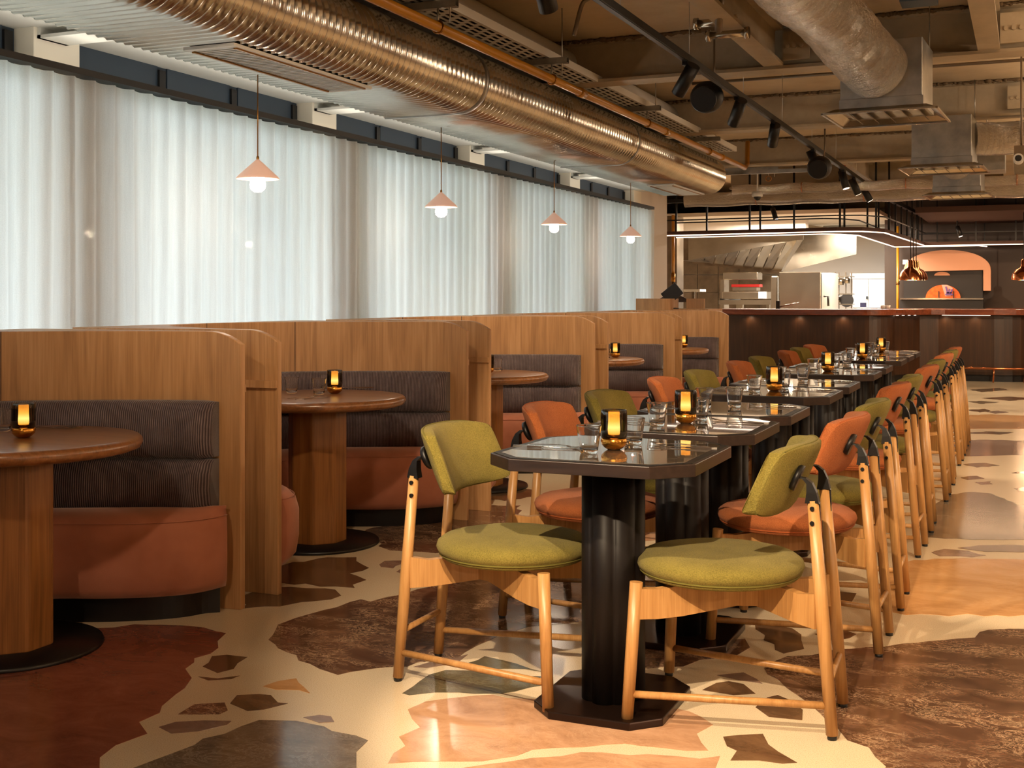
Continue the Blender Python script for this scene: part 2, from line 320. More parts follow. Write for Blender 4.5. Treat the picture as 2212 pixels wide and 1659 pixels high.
# ---- floor stones (outlines follow the photograph, lying on the floor plane)
def stone(pts, mat, jag=.022):
    P = [atz(x, y, 0) for x, y in pts]; out = []; rnd = random.Random(len(pts)*31 + int(pts[0][0]))
    for i, a in enumerate(P):
        c = P[(i+1) % len(P)]; L = (c - a).length; n = max(1, min(9, int(L/.055))); nv = Vector((-(c-a).y, (c-a).x, 0)).normalized() if L > 1e-4 else Vector()
        for k in range(n):
            p = a.lerp(c, k/n)
            if k: p = p + nv*rnd.uniform(-1, 1)*min(jag, L*.12) + (c-a).normalized()*rnd.uniform(-.3, .3)*L/n
            out.append((p.x, p.y))
    MB().prism(out, -.001, .0012).build('stone', mat, fl)
ST = [
 ([(580,1382),(600,1350),(640,1335),(700,1318),(780,1295),(800,1300),(870,1285),(960,1255),(1060,1245),(1180,1225),(1262,1218),(1262,1340),(1180,1350),(1080,1372),(1030,1395),(990,1420),(880,1440),(730,1458),(690,1445),(640,1415),(600,1400)], 'marble_emperador'),
 ([(95,1352),(200,1358),(320,1350),(400,1352),(440,1356),(488,1368),(470,1385),(455,1412),(420,1422),(400,1445),(414,1465),(380,1500),(350,1525),(345,1540),(300,1560),(318,1585),(250,1610),(215,1659),(150,1800),(-500,1800),(-500,1400),(0,1352)], 'marble_red'),
 ([(438,1440),(458,1418),(490,1415),(534,1420),(505,1445),(470,1454)], 'marble_walnut'),
 ([(428,1462),(470,1466),(518,1460),(500,1467),(450,1470)], 'marble_walnut'),
 ([(385,1543),(420,1522),(485,1518),(492,1535),(475,1543)], 'marble_emperador'),
 ([(497,1520),(512,1502),(560,1500),(585,1502),(600,1518),(622,1520),(570,1533),(535,1536)], 'marble_walnut'),
 ([(568,1483),(600,1472),(640,1466),(645,1475),(670,1498)], 'marble_sand'),
 ([(343,1571),(380,1560),(440,1557),(500,1558),(490,1566),(430,1580),(370,1585)], 'marble_mauve'),
 ([(290,1659),(340,1640),(420,1610),(520,1570),(560,1556),(640,1558),(700,1570),(770,1590),(795,1600),(770,1625),(770,1659),(760,1720),(180,1720)], 'marble_grey'),
 ([(655,1550),(690,1545),(715,1548),(722,1560),(690,1562)], 'marble_mauve'),
 ([(881,1533),(920,1516),(963,1510),(1030,1503),(1150,1510),(1300,1520),(1452,1529),(1490,1538),(1540,1566),(1505,1585),(1515,1605),(1530,1622),(1300,1610),(1150,1620),(1040,1645),(838,1650),(850,1628),(876,1612),(862,1592),(908,1572),(890,1553)], 'marble_tan'),
 ([(1050,1652),(1150,1638),(1300,1626),(1400,1630),(1555,1634),(1546,1659),(1500,1730),(880,1730),(940,1665)], 'marble_tan'),
 ([(1562,1592),(1600,1588),(1648,1586),(1722,1648),(1690,1650),(1578,1643),(1592,1622),(1570,1612)], 'marble_walnut'),
 ([(1661,1434),(1701,1418),(1753,1416),(1840,1402),(1907,1398),(1948,1391),(2012,1385),(2106,1378),(2136,1361),(2212,1359),(2700,1350),(2700,1850),(2000,1850),(1914,1656),(1877,1615),(1830,1599),(1808,1572),(1770,1540),(1727,1505),(1699,1486),(1680,1467),(1658,1457)], 'marble_emperador'),
 ([(1940,1222),(1975,1210),(2080,1206),(2330,1212),(2420,1330),(2212,1329),(1958,1329),(1890,1318),(1900,1270)], 'marble_sand'),
 ([(1985,1112),(2050,1068),(2100,1063),(2140,1066),(2200,1092),(2420,1096),(2420,1166),(2100,1166),(1990,1160)], 'marble_grey'),
 ([(2069,1184),(2150,1178),(2230,1180),(2230,1193),(2130,1192)], 'marble_walnut'),
 ([(2012,1194),(2040,1186),(2090,1190),(2130,1200),(2100,1204),(2030,1202)], 'marble_mauve'),
 ([(1631,1350),(1680,1352),(1712,1358),(1731,1383),(1737,1402),(1693,1412),(1674,1404),(1653,1372)], 'marble_walnut'),
 ([(1517,1491),(1547,1476),(1574,1472),(1606,1478),(1632,1499),(1585,1502)], 'marble_walnut'),
 ([(1632,1528),(1658,1507),(1680,1502),(1707,1513),(1734,1534),(1733,1556),(1661,1549)], 'marble_walnut'),
 ([(1549,1459),(1606,1453),(1634,1467),(1647,1477),(1600,1470)], 'marble_mauve'),
 ([(1300,1368),(1387,1372),(1468,1377),(1533,1388),(1609,1380),(1620,1399),(1593,1415),(1511,1426),(1476,1440),(1389,1445),(1290,1440)], 'marble_emperador'),
 ([(869,1498),(893,1483),(927,1458),(963,1448),(1050,1452),(1177,1461),(1177,1480),(1112,1494),(990,1496),(884,1502)], 'marble_green'),
 ([(1000,1436),(1047,1418),(1115,1434),(1177,1452),(1060,1446)], 'marble_green'),
 ([(893,1441),(935,1429),(1011,1414),(963,1437),(922,1443)], 'marble_mauve'),
 ([(560,1228),(605,1223),(687,1207),(770,1204),(781,1219),(797,1227),(755,1239),(791,1253),(762,1263),(766,1270),(723,1267),(605,1259),(540,1262)], 'marble_walnut'),
 ([(520,1315),(605,1310),(650,1301),(715,1295),(737,1287),(724,1274),(661,1271),(605,1269),(530,1285)], 'marble_walnut'),
 ([(823,1225),(831,1212),(871,1211),(876,1216),(849,1228)], 'marble_mauve'),
 ([(856,1236),(867,1228),(890,1227),(896,1238),(880,1242)], 'marble_mauve'),
 ([(786,1149),(831,1185),(842,1189),(878,1191),(940,1195),(1000,1190),(1060,1165),(1120,1130),(1125,1092),(1040,1092),(900,1112)], 'marble_emperador'),
 ([(1050,1060),(1090,1052),(1150,1058),(1160,1072),(1090,1082),(1052,1078)], 'marble_walnut'),
 ([(2090,886),(2129,883),(2140,888),(2116,891)], 'marble_walnut'), ([(2129,890),(2157,887),(2180,891),(2150,894)], 'marble_mauve'),
 ([(2060,898),(2140,895),(2260,900),(2260,926),(2050,927)], 'marble_sand'), ([(2060,953),(2130,950),(2260,954),(2260,983),(2050,986)], 'marble_mauve'),
 ([(2090,936),(2130,932),(2190,934),(2160,939)], 'marble_walnut'), ([(2080,1003),(2130,1000),(2160,1006),(2110,1010)], 'marble_grey'),
 ([(2075,1032),(2110,1028),(2127,1034),(2090,1037)], 'marble_walnut'), ([(2105,1042),(2140,1040),(2145,1046),(2120,1047)], 'marble_mauve'),
 ([(2185,1022),(2212,1018),(2240,1022),(2230,1026)], 'marble_walnut'), ([(2190,1055),(2240,1048),(2250,1060),(2200,1062)], 'marble_grey'),
 ([(2120,860),(2180,857),(2240,861),(2180,866)], 'marble_walnut'), ([(2095,842),(2160,838),(2180,843),(2120,847)], 'marble_grey'), ([(2090,868),(2115,866),(2160,869),(2120,873)], 'marble_grey'),
 ([(1330,1140),(1400,1120),(1450,1135),(1430,1165),(1350,1170)], 'marble_tan'), ([(1180,1215),(1240,1190),(1300,1195),(1290,1212)], 'marble_grey'),
 ([(1730,1285),(1790,1275),(1850,1282),(1840,1300),(1760,1302)], 'marble_walnut'), ([(1400,1290),(1480,1270),(1560,1275),(1540,1300),(1430,1310)], 'marble_green'),
 ([(1760,1370),(1820,1360),(1850,1370),(1800,1385)], 'marble_walnut')]
for p, mt in ST: stone(p, mt)

# ---- ceiling beams
def ibeam(a, b, w, h, zb, name='ceiling_beam'):
    (x0, y0), (x1, y1) = a, b; m = MB(); ft = .022
    m.bar((x0, y0, zb+ft/2), (x1, y1, zb+ft/2), w, ft); m.bar((x0, y0, zb+h-ft/2), (x1, y1, zb+h-ft/2), w, ft); m.bar((x0, y0, zb+h/2), (x1, y1, zb+h/2), .02, h-2*ft)
    return struct(m.build(name, 'beam_paint'))
BEY = [5.2, 8.25, 11.1, 14.1, 17.0]
for y in BEY: ibeam((-3.9, y), (XR, y), .2, .31, 2.74)
for x in (-1.58, -.23, 1.1): ibeam((x, 5.3), (x, 8.15), .13, .26, 2.76)
for x in (-2.0, -.23): ibeam((x, 14.2), (x, 16.9), .13, .26, 2.76)
for y in BEY[1:3]:
    for x in (-1.58, -.23):
        cl = MB().box(x+.066, x+.24, y-.128, y-.1, 2.79, 2.98).build('bolt_plate', 'beam_paint')
        struct(cl)
        for q in range(3): MB().cyl((x+.1+.045*q, y-.128, 2.88), (x+.1+.045*q, y-.145, 2.88), .014, 10).build('bolt', 'beam_paint', cl)
# crumbly fireproofing left along the beam tops
for y in BEY[1:4]:
    m = MB(); rnd = random.Random(int(y*10)); n = 240
    for i in range(n):
        x = -3.4 + 4.6*i/n; m.sphere((x, y-.11+rnd.uniform(-.015, .015), 3.04), .026, 6, (rnd.uniform(.5, 1.6), rnd.uniform(.5, 1.2), rnd.uniform(.2, .9)))
    o = m.build('fireproofing_crumbs', 'fire_debris'); tag(o, 'rough fireproofing residue along the top of the beam %s from the front' % ORD[BEY.index(y)], 'residue', kind='stuff')

# ================================================================== LIGHTS
def spot(loc, target, power, ang=50, blend=.35, rad=.02, col=WARM, parent=None):
    d = bpy.data.lights.new('spot_bulb', 'SPOT'); d.energy = power; d.spot_size = RAD(ang); d.spot_blend = blend; d.shadow_soft_size = rad; d.color = col
    o = bpy.data.objects.new('spot_bulb', d); COL.objects.link(o); o.location = loc
    o.rotation_euler = (Vector(target) - Vector(loc)).to_track_quat('-Z', 'Y').to_euler(); o.parent = parent; return o
def point(loc, power, rad=.03, col=WARM):
    d = bpy.data.lights.new('bulb', 'POINT'); d.energy = power; d.shadow_soft_size = rad; d.color = col
    o = bpy.data.objects.new('bulb', d); COL.objects.link(o); o.location = loc; return o
# ---- track with cylindrical heads
TX, TZ = -1.84, 2.6
tr = MB().box(TX-.02, TX+.02, .4, 16.3, TZ-.02, TZ+.02)
tr.box(TX-.013, TX+.013, .4, 16.3, TZ-.023, TZ-.02)
tk = tag(tr.build('lighting_track', 'black_metal'), 'long black lighting track hung over the aisle on thin wires', 'track')
for i, px in enumerate((1340, 1489, 1606, 1690, 1754, 1806, 1850)):
    y = atx(px, 100, TX).y
    tag(MB().cyl((TX, y, TZ+.02), (TX, y, ZC), .0022, 6).build('suspension_wire', 'galvanised'), '%s thin wire holding up the black track, counted from the front' % ORD[i], 'wire', 'track wires')
def head(x, y, z, tgt, power, label, L=.2, r=.041, ang=48, blend=.3, rad=.02):
    t = thing('track_spotlight', label, 'spotlight', (x, y, z), 0, 'black track spotlights')
    d = (Vector(tgt) - Vector((x, y, z))).normalized(); c0 = Vector((0, 0, -.11)); up = c0 - d*L*.42; dn = c0 + d*L*.58
    MB().cyl((0, 0, -.005), (0, 0, -.1), .008, 8).build('stem', 'black_metal', t)
    MB().box(-.016, .016, -.05, .05, -.045, -.02).build('adapter', 'black_metal', t)
    m = MB(); m.tube([up, dn], r, 24, True, [r, r]); m.build('housing', 'black_metal', t)
    MB().cyl(dn, dn + d*.002, r*.84, 24).build('lens', 'lens_glow', t)
    spot(dn + d*.012, dn + d, power, ang, blend, rad, parent=t); return t
def hy(px): return atx(px, 200, TX).y
HD = [(1.45, (-.45, 3.85, 0), 330, 'black track spotlight behind the camera aimed at the nearest chairs'),
      (.55, (-3.5, 3.5, .9), 85, 'black track spotlight behind the camera aimed at the nearest booth'),
      (2.55, (-3.5, 5.45, .9), 100, 'black track spotlight before the picture aimed at the second booth'),
      (hy(1172), (-1.9, 6.6, .3), 200, 'big tilted black spotlight at the top edge of the picture'),
      (hy(1484), (-3.4, 7.9, .6), 120, 'black track spotlight in front of the near round speaker'),
      (hy(1594), (-3.0, 9.7, .6), 120, 'upright black track spotlight just right of the near speaker'),
      (hy(1672), (-2.6, 11.6, .6), 120, 'grey-lit black track spotlight between the two round speakers'),
      (hy(1757), (-1.0, 11.6, .3), 130, 'black track spotlight in front of the far round speaker'),
      (hy(1822), (-1.2, 13.2, .3), 130, 'upright black track spotlight beyond the far speaker'),
      (hy(1845), (-.9, 14.8, .3), 130, 'tilted black spotlight second from the far end of the track'),
      (hy(1870), (-.6, 15.6, .3), 130, 'tilted black spotlight at the far end of the track')]
for y, tg, pw, lb in HD: head(TX, y, TZ, tg, pw, lb, ang=62 if tg[0] < -2 else 48, blend=.9 if tg[0] < -2 else .3, rad=.05 if tg[0] < -2 else .02)
# single spotlight on a ceiling stem near the camera
t = head(-.56, .66, TZ, (-1.02, 3.5, .42), 640, 'black spotlight on a ceiling stem near the camera', ang=42, blend=.5)
MB().cyl((0, 0, -.01), (0, 0, ZC-TZ), .01, 8).build('ceiling_stem', 'black_metal', t)
# second track with spotlights, added out of view to brighten the aisle
T2 = .75
tag(MB().box(T2-.02, T2+.02, -.5, 16, TZ-.02, TZ+.02).build('lighting_track', 'black_metal'), 'added unseen lighting track over the right side of the aisle', 'track')
for i, (y, tg, pw) in enumerate([(.3, (.5, 3.0, .0), 60), (1.6, (.4, 4.8, 0), 110), (3.6, (.1, 6.2, 0), 220), (5.6, (-.2, 8.0, 0), 200), (7.6, (-.1, 10, 0), 200), (9.6, (-.1, 12, 0), 200), (11.6, (-.2, 14, 0), 200), (13.6, (-.5, 18.4, .5), 420)]):
    head(T2, y, TZ, tg, pw, '%s added fill spotlight from the front on the unseen aisle-side track' % ORD[i])

# unseen wall lamps added on the right to raise the warm ambient light
for i in range(6):
    y = -2 + 4*i; t = thing('fill_sconce', '%s added fill sconce on the unseen right wall from the front' % ORD[i], 'lamp', (XR-.06, y, 1.9), 0, 'added right wall sconces')
    MB().lathe([(.05, 0), (.08, .12), (.075, .12), (.045, .005), (0, .005)], 20).build('cup', 'antique_brass', t); MB().box(0, .06, -.03, .03, .02, .08).build('arm', 'antique_brass', t)
    point((XR-.1, y, 2.15), 130, .06, (1, .76, .52))
tag(MB().box(T2+1.58, T2+1.62, -.5, 16, TZ-.02, TZ+.02).build('lighting_track', 'black_metal'), 'added unseen lighting track nearest the right wall', 'track')  # third track, added out of view to carry a fill light
# upward fill lights added on the right-hand tracks to brighten the ceiling
for x in (T2, T2+1.6):
    d = bpy.data.lights.new('ceiling_fill', 'AREA'); d.shape = 'RECTANGLE'; d.size = .03; d.size_y = 15; d.energy = 170; d.color = (1, .76, .5)
    o = bpy.data.objects.new('ceiling_fill', d); COL.objects.link(o); o.location = (x, 8, TZ+.03); o.rotation_euler = (pi, 0, 0)
# ================================================================== CHAIRS
def make_chair(name, col):
    t = thing(name, '', 'chair'); fab = col + '_boucle'
    MB().lathe([(.0, .388), (.19, .388), (.222, .394), (.231, .402), (.2295, .408), (.238, .414), (.243, .427), (.239, .441), (.222, .453), (.18, .462), (.1, .468), (0, .469)], 40).build('seat', fab, t)
    MB().tube([(.2325*cos(2*pi*k/40), .2325*sin(2*pi*k/40), .4075) for k in range(41)], .0032, 6, False).build('seat_piping', col + '_piping', t)
    # backrest: curved pillow
    NA, NB = 26, 9; W2, H2 = .214, .1
    def bp(u, v, side):
        s = u*W2; zz = v*H2; e = (.38 + .62*max(0, 1 - abs(u)**8) ** .5) * (.38 + .62*max(0, 1 - abs(v)**6) ** .5)
        x = -.225 + 1.6*s*s - .44*zz; return Vector((x + side*.03*e, s*(1 - .04*v), .695 + zz))
    m = MB()
    def gx(i): a = -1 + 2*i/NA; return sin(a*pi/2)
    def gv(j): a = -1 + 2*j/NB; return sin(a*pi/2)
    def sq(u, v):
        # square to rounded rectangle
        q = (u*u*v*v)**2.2; return u*(1 - .075*q), v*(1 - .16*q)
    rows = []
    for i in range(NA+1):
        u = gx(i); rows.append([bp(*sq(u, gv(j)), 1) for j in range(NB+1)] + [bp(*sq(u, gv(j)), -1) for j in range(NB, -1, -1)])
    m.loft(rows, True, True); br = m.build('backrest', fab, t)
    loop = [bp(*sq(gx(i), 1), -.72) for i in range(1, NA)] + [bp(*sq(.985, gv(j)), -.72) for j in range(NB, -1, -1)] + [bp(*sq(gx(i), -1), -.72) for i in range(NA-1, 0, -1)] + [bp(*sq(-.985, gv(j)), -.72) for j in range(NB+1)]
    MB().tube(loop + [loop[0]], .0026, 6, False).build('back_piping', col + '_piping', br)
    for s in (-1, 1):
        lg = MB().tube([(-.335, s*.14, .012), (-.31, s*.137, .32), (-.283, s*.132, .645)], .018, 12, True, [.0165, .0185, .016]).build('leg', 'oak_chair', t)
        MB().cyl((-.335, s*.14, 0), (-.335, s*.14, .013), .013, 10).build('foot_glide', 'black_plastic', lg)
        for z in (.585, .625): MB().cyl((-.283, s*.145, z), (-.283, s*.153, z), .0062, 10).build('screw', 'black_metal', lg)
        lg = MB().tube([(.212, s*.245, .012), (.19, s*.225, .402)], .018, 12, True, [.017, .0185]).build('leg', 'oak_chair', t)
        MB().cyl((.212, s*.245, 0), (.212, s*.245, .013), .013, 10).build('foot_glide', 'black_plastic', lg)
        MB().tube([(-.328, s*.139, .09), (.206, s*.24, .09)], .0105, 10).build('stretcher', 'oak_chair', t)
        # crossing seat rail: from front leg to the opposite rear leg
        a = Vector((.19, s*.226, 0)); c = Vector((-.297, -s*.136, 0)); d = (c-a); nrm = Vector((-d.y, d.x, 0)).normalized()*.014; rings = []
        for k, (top, bot) in ((0, (.385, .30)), (.1, (.38, .297)), (.22, (.386, .30)), (.5, (.388, .318)), (.8, (.384, .302)), (.9, (.38, .297)), (1, (.392, .296))):
            p = a + d*k; rings.append([p + nrm + Vector((0, 0, bot)), p - nrm + Vector((0, 0, bot)), p - nrm + Vector((0, 0, top)), p + nrm + Vector((0, 0, top))])
        MB().loft(rings, True, True, False).build('seat_rail', 'oak_chair', t)
        # bracket strap and disc
        rings = []
        for (x, z, w) in ((-.301, .575, .012), (-.299, .636, .012), (-.297, .64, .032), (-.291, .668, .031), (-.279, .693, .028), (-.262, .706, .026), (-.238, .708, .024)):
            tt = .0035 if z < .637 or z > .70 else (.017 if z < .66 else (.012 if z < .68 else .006)); rings.append([Vector((x-.003, s*.13-w/2, z)), Vector((x-.003, s*.13+w/2, z)), Vector((x+2*tt, s*.13+w/2, z-.002)), Vector((x+2*tt, s*.13-w/2, z-.002))])
        m = MB().loft(rings, True, True, False); bk = m.build('back_bracket', 'black_metal', t)
        MB().cyl((-.2455, s*.115, .700), (-.231, s*.115, .7065), .038, 20).build('mounting_disc', 'black_metal', bk)
    MB().tube([(-.326, -.138, .155), (-.326, .138, .155)], .0095, 10).build('stretcher', 'oak_chair', t)
    return t
TCY = [3.41, 4.18, 4.84, 5.81, 6.46, 7.50, 8.16, 9.16, 9.77, 10.38]
protos = {c: make_chair('dining_chair', c) for c in ('green', 'orange')}
used = set()
def put_chair(col, loc, rz, label, group):
    r = protos[col]
    if col in used: r = dup(r, loc, rz)
    used.add(col); r.location = loc; r.rotation_euler = (0, 0, rz); tag(r, label, 'chair', group); return r
RC = ['green', 'orange'] * 5; LC = RC
FRONTISH = ['nearest', 'second', 'third', 'fourth', 'fifth', 'sixth', 'seventh', 'eighth', 'ninth', 'farthest']
DY = [.065, .145, .12, .19, .16, .14, .16, .14, .15, .16]; rj = random.Random(3)
for i in range(10):
    put_chair(RC[i], (-.835 + (.035 if i else 0) + rj.uniform(0, .02), TCY[i] + DY[i], 0), pi + RAD((2, -1, 1, -2, 1, 0, 2, -1, 1, 0)[i]), '%s %s upholstered oak chair on the aisle side of the table row' % (FRONTISH[i], RC[i]), 'aisle-side chairs')
    put_chair(LC[i], (-1.47 - rj.uniform(0, .02) - (.0 if i else 0), TCY[i] + (.055 if i == 0 else .10), 0), RAD((0, 2, -1, 3, 0, 1, -2, 2, 0, -8)[i]), '%s %s upholstered oak chair on the booth side of the table row' % (FRONTISH[i], LC[i]), 'booth-side chairs')

# ================================================================== OCTAGONAL TABLES
def make_table():
    t = thing('dining_table', '', 'table', group='octagonal dining tables'); Wd, Ld, ch = .61, .63, .1
    MB().prism(octagon(Wd, Ld, ch), .714, .7485).build('table_top', 'dark_walnut_edge', t, .002)
    MB().prism(octagon(Wd-.018, Ld-.018, ch-.006), .7475, .7500).build('rim_strip', 'black_metal', t)
    MB().prism(octagon(Wd-.062, Ld-.062, ch-.02), .7490, .7508).build('glass_inlay', 'mirror_glass_top', t)
    pl = []
    for k in range(96):
        a = 2*pi*k/96; r = .086 + .009*abs(cos(4*a))**.7; pl.append((r*cos(a)*1.0, r*sin(a)*1.25))
    m = MB(); m.loft([[Vector((x, y, z)) for x, y in pl] for z in (.024, .714)]); m.build('column', 'black_fluted', t)
    MB().prism(octagon(.39, .45, .075), 0, .024).build('base_plate', 'dark_steel_plate', t, .004)
    return t
tproto = make_table()
for i, y in enumerate(TCY):
    o = tproto if i == 0 else dup(tproto, (0, 0, 0))
    o.location = (-1.135, y, 0); tag(o, '%s octagonal table with mirror-like top in the middle row' % FRONTISH[i], 'table', 'octagonal dining tables')

# ================================================================== TABLEWARE
def make_lantern():
    t = thing('table_lantern', '', 'lantern')
    MB().lathe([(0, 0), (.018, 0), (.028, .006), (.037, .016), (.0395, .026), (.0385, .0275), (.0385, .029), (.0375, .034), (.02, .036), (0, .036)], 32).build('base', 'brass', t)
    pr = [(.0385, .036), (.0395, .06), (.0395, .10), (.0385, .113), (.0365, .117), (.035, .117), (.0365, .111), (.037, .10), (.037, .06), (.036, .036), (.0385, .036)]
    MB().lathe(pr, 32).build('smoked_shade', 'smoked_glass', t)
    MB().lathe([(.0352, .1165), (.0368, .1178), (.0384, .1165), (.0368, .1155), (.0352, .1165)], 32).build('shade_rim', 'clear_glass', t)
    rings = []
    for z, r in ((.044, .0155), (.05, .0165), (.06, .0172), (.08, .016), (.112, .0155)):
        rings.append([Vector(((r + (.0011 if k % 3 == 0 else 0))*cos(2*pi*k/54), (r + (.0011 if k % 3 == 0 else 0))*sin(2*pi*k/54), z)) for k in range(54)])
    MB().loft(rings).build('ribbed_tube', 'lantern_tube', t)
    MB().cyl((0, 0, .035), (0, 0, .045), .0165, 24).build('collar', 'brass', t)
    return t
def make_glass(r0, r1, h, seg=28):
    m = MB(); w = .0018
    def ro(z): q = min(1, z/.014); return r0*(.9 + .12*sin(q*pi/2)) + (r1-r0*1.02)*max(0, (z-.014)/(h-.014))
    zs = [.002, .006, .010, .014, .022, .034, .048, .062, h-.003, h-.0012]
    pr = [(0, 0), (r0*.6, 0), (r0*.82, 0), (r0*.87, .0006)] + [(ro(z), z) for z in zs] + [(r1-w*.2, h-.0003), (r1-w*.5, h), (r1-w*.8, h-.0003)]
    pr += [(ro(z)-w, z) for z in zs[::-1] if z > .015] + [(ro(.018)-w*1.2, .018), (r0*.86, .0128), (r0*.78, .0116), (r0*.5, .0108), (0, .0105)]
    m.lathe(pr, seg)
    return m
TOP = .7510
lproto = make_lantern(); lused = [False]
def lantern(x, y, z, label, group):
    o = lproto if not lused[0] else dup(lproto, (0, 0, 0)); lused[0] = True
    o.location = (x, y, z); tag(o, label, 'lantern', group)
gmesh = [make_glass(.0265, .0365, .082).mesh('tumbler', 'clear_glass'), make_glass(.026, .034, .074).mesh('tumbler', 'clear_glass')]
def tumbler(x, y, z, label, group, k=0):
    o = bpy.data.objects.new('tumbler', gmesh[k]); COL.objects.link(o); o.location = (x, y, z); tag(o, label, 'glass', group)
# cutlery meshes (lie on the table, length along +x)
def fork_mesh():
    m = MB(); pts = []
    rings = []
    for x, w, z, th in ((-.095, .006, .004, .0022), (-.06, .0048, .005, .0022), (0, .003, .008, .002), (.03, .003, .006, .002), (.04, .009, .004, .0016), (.055, .0115, .003, .0014)):
        rings.append([Vector((x, -w, z-th/2)), Vector((x, w, z-th/2)), Vector((x, w, z+th/2)), Vector((x, -w, z+th/2))])
    m.loft(rings, True, True, False)
    for k in range(4):
        y = -.0095 + .0063*k; m.tube([(.054, y, .003), (.072, y, .005), (.092, y*.95, .0095)], .0012, 5)
    return m.mesh('fork', 'steel_cutlery')
def knife_mesh():
    m = MB(); rings = []
    for x, w0, w1, th in ((-.105, .0045, .0045, .006), (-.06, .006, .006, .0065), (-.015, .005, .005, .005), (-.01, .006, .005, .0022), (.06, .0085, .006, .0018), (.085, .007, .006, .0016), (.1, .001, .004, .001)):
        rings.append([Vector((x, -w0, .0036-th/2)), Vector((x, w1, .0036-th/2)), Vector((x, w1, .0036+th/2)), Vector((x, -w0, .0036+th/2))])
    m.loft(rings, True, True, False); return m.mesh('table_knife', 'steel_cutlery')
FM, KM = fork_mesh(), knife_mesh()
def cutlery(kind, x, y, z, rz, label, group):
    o = bpy.data.objects.new('fork' if kind == 'f' else 'table_knife', FM if kind == 'f' else KM); COL.objects.link(o); o.location = (x, y, z); o.rotation_euler = (0, 0, rz)
    tag(o, label, 'fork' if kind == 'f' else 'knife', group)
XT = -1.135
LAMPT = {0: (1325, 972), 1: None, 3: None, 5: None, 7: None, 9: None}
TN = ['nearest octagonal table', 'second octagonal table', 'third octagonal table', 'fourth octagonal table', 'fifth octagonal table', 'sixth octagonal table', 'seventh octagonal table', 'eighth octagonal table', 'ninth octagonal table', 'farthest octagonal table']
for i, y in enumerate(TCY):
    if i in LAMPT: lantern(XT + .008, y - (.02 if i == 0 else -.02), TOP, 'brass lantern with smoked shade glowing on the %s' % TN[i], 'lanterns on the octagonal tables')
    if i == 0: gl = [(-1.165, 3.276, 0), (-1.113, 3.535, 0)]
    elif i in LAMPT: gl = [(XT - .06, y - .11, 0), (XT + .03, y + .14, 0)]
    else: gl = [(XT - .08, y - .02, 0), (XT + .03, y + .04, 0)]
    for k, (gx_, gy_, kk) in enumerate(gl):
        tumbler(gx_, gy_, TOP, ('clear tumbler nearer the camera on the %s' if k == 0 else 'clear tumbler farther from the camera on the %s') % TN[i], 'tumblers on the octagonal tables', kk)
    for s, side in ((-1, 'booth side'), (1, 'aisle side')):
        yy = y - .06 if s < 0 else y + .10
        cutlery('k', XT + s*.185, yy - .012, TOP, (0 if s < 0 else pi) + RAD(4), 'table knife laid at the %s of the %s' % (side, TN[i]), 'knives on the octagonal tables')
        cutlery('f', XT + s*.165, yy + .028, TOP, (0 if s < 0 else pi) + RAD(-7), 'fork laid at the %s of the %s' % (side, TN[i]), 'forks on the octagonal tables')

# ================================================================== BOOTHS
def catmull(pts, n):
    out = []; P = [Vector(p) for p in pts]; P = [P[0]*2 - P[1]] + P + [P[-1]*2 - P[-2]]
    for i in range(1, len(P)-2):
        for k in range(n):
            t = k/n; a, b_, c, d = P[i-1], P[i], P[i+1], P[i+2]
            out.append(.5*((2*b_) + (c-a)*t + (2*a-5*b_+4*c-d)*t*t + (3*b_-a-3*c+d)*t**3))
    out.append(P[-2]); return out
def resample(path, n):
    L = [0]
    for a, c in zip(path, path[1:]): L.append(L[-1] + (c-a).length)
    out = []; j = 0
    for i in range(n+1):
        s = L[-1]*i/n
        while j < len(L)-2 and L[j+1] < s: j += 1
        out.append(path[j].lerp(path[j+1], (s-L[j])/max(1e-9, L[j+1]-L[j])))
    return out
FX = -2.78; ZT = 1.07
half = [(-2.78, .872), (-2.95, .852), (-3.15, .785), (-3.35, .69), (-3.55, .575), (-3.70, .44), (-3.79, .24), (-3.82, 0)]
full = half + [(x, -v) for x, v in half[-2::-1]]
INN = resample(catmull([(x, v, 0) for x, v in full], 8), 96)
fh = [(-2.80, .86), (-2.80, .76), (-2.84, .655), (-2.94, .56), (-3.08, .48), (-3.25, .41), (-3.40, .28), (-3.46, .12), (-3.47, 0)]
FRO = resample(catmull([(x, v, 0) for x, v in fh + [(x, -v) for x, v in fh[-2::-1]]], 8), 96)
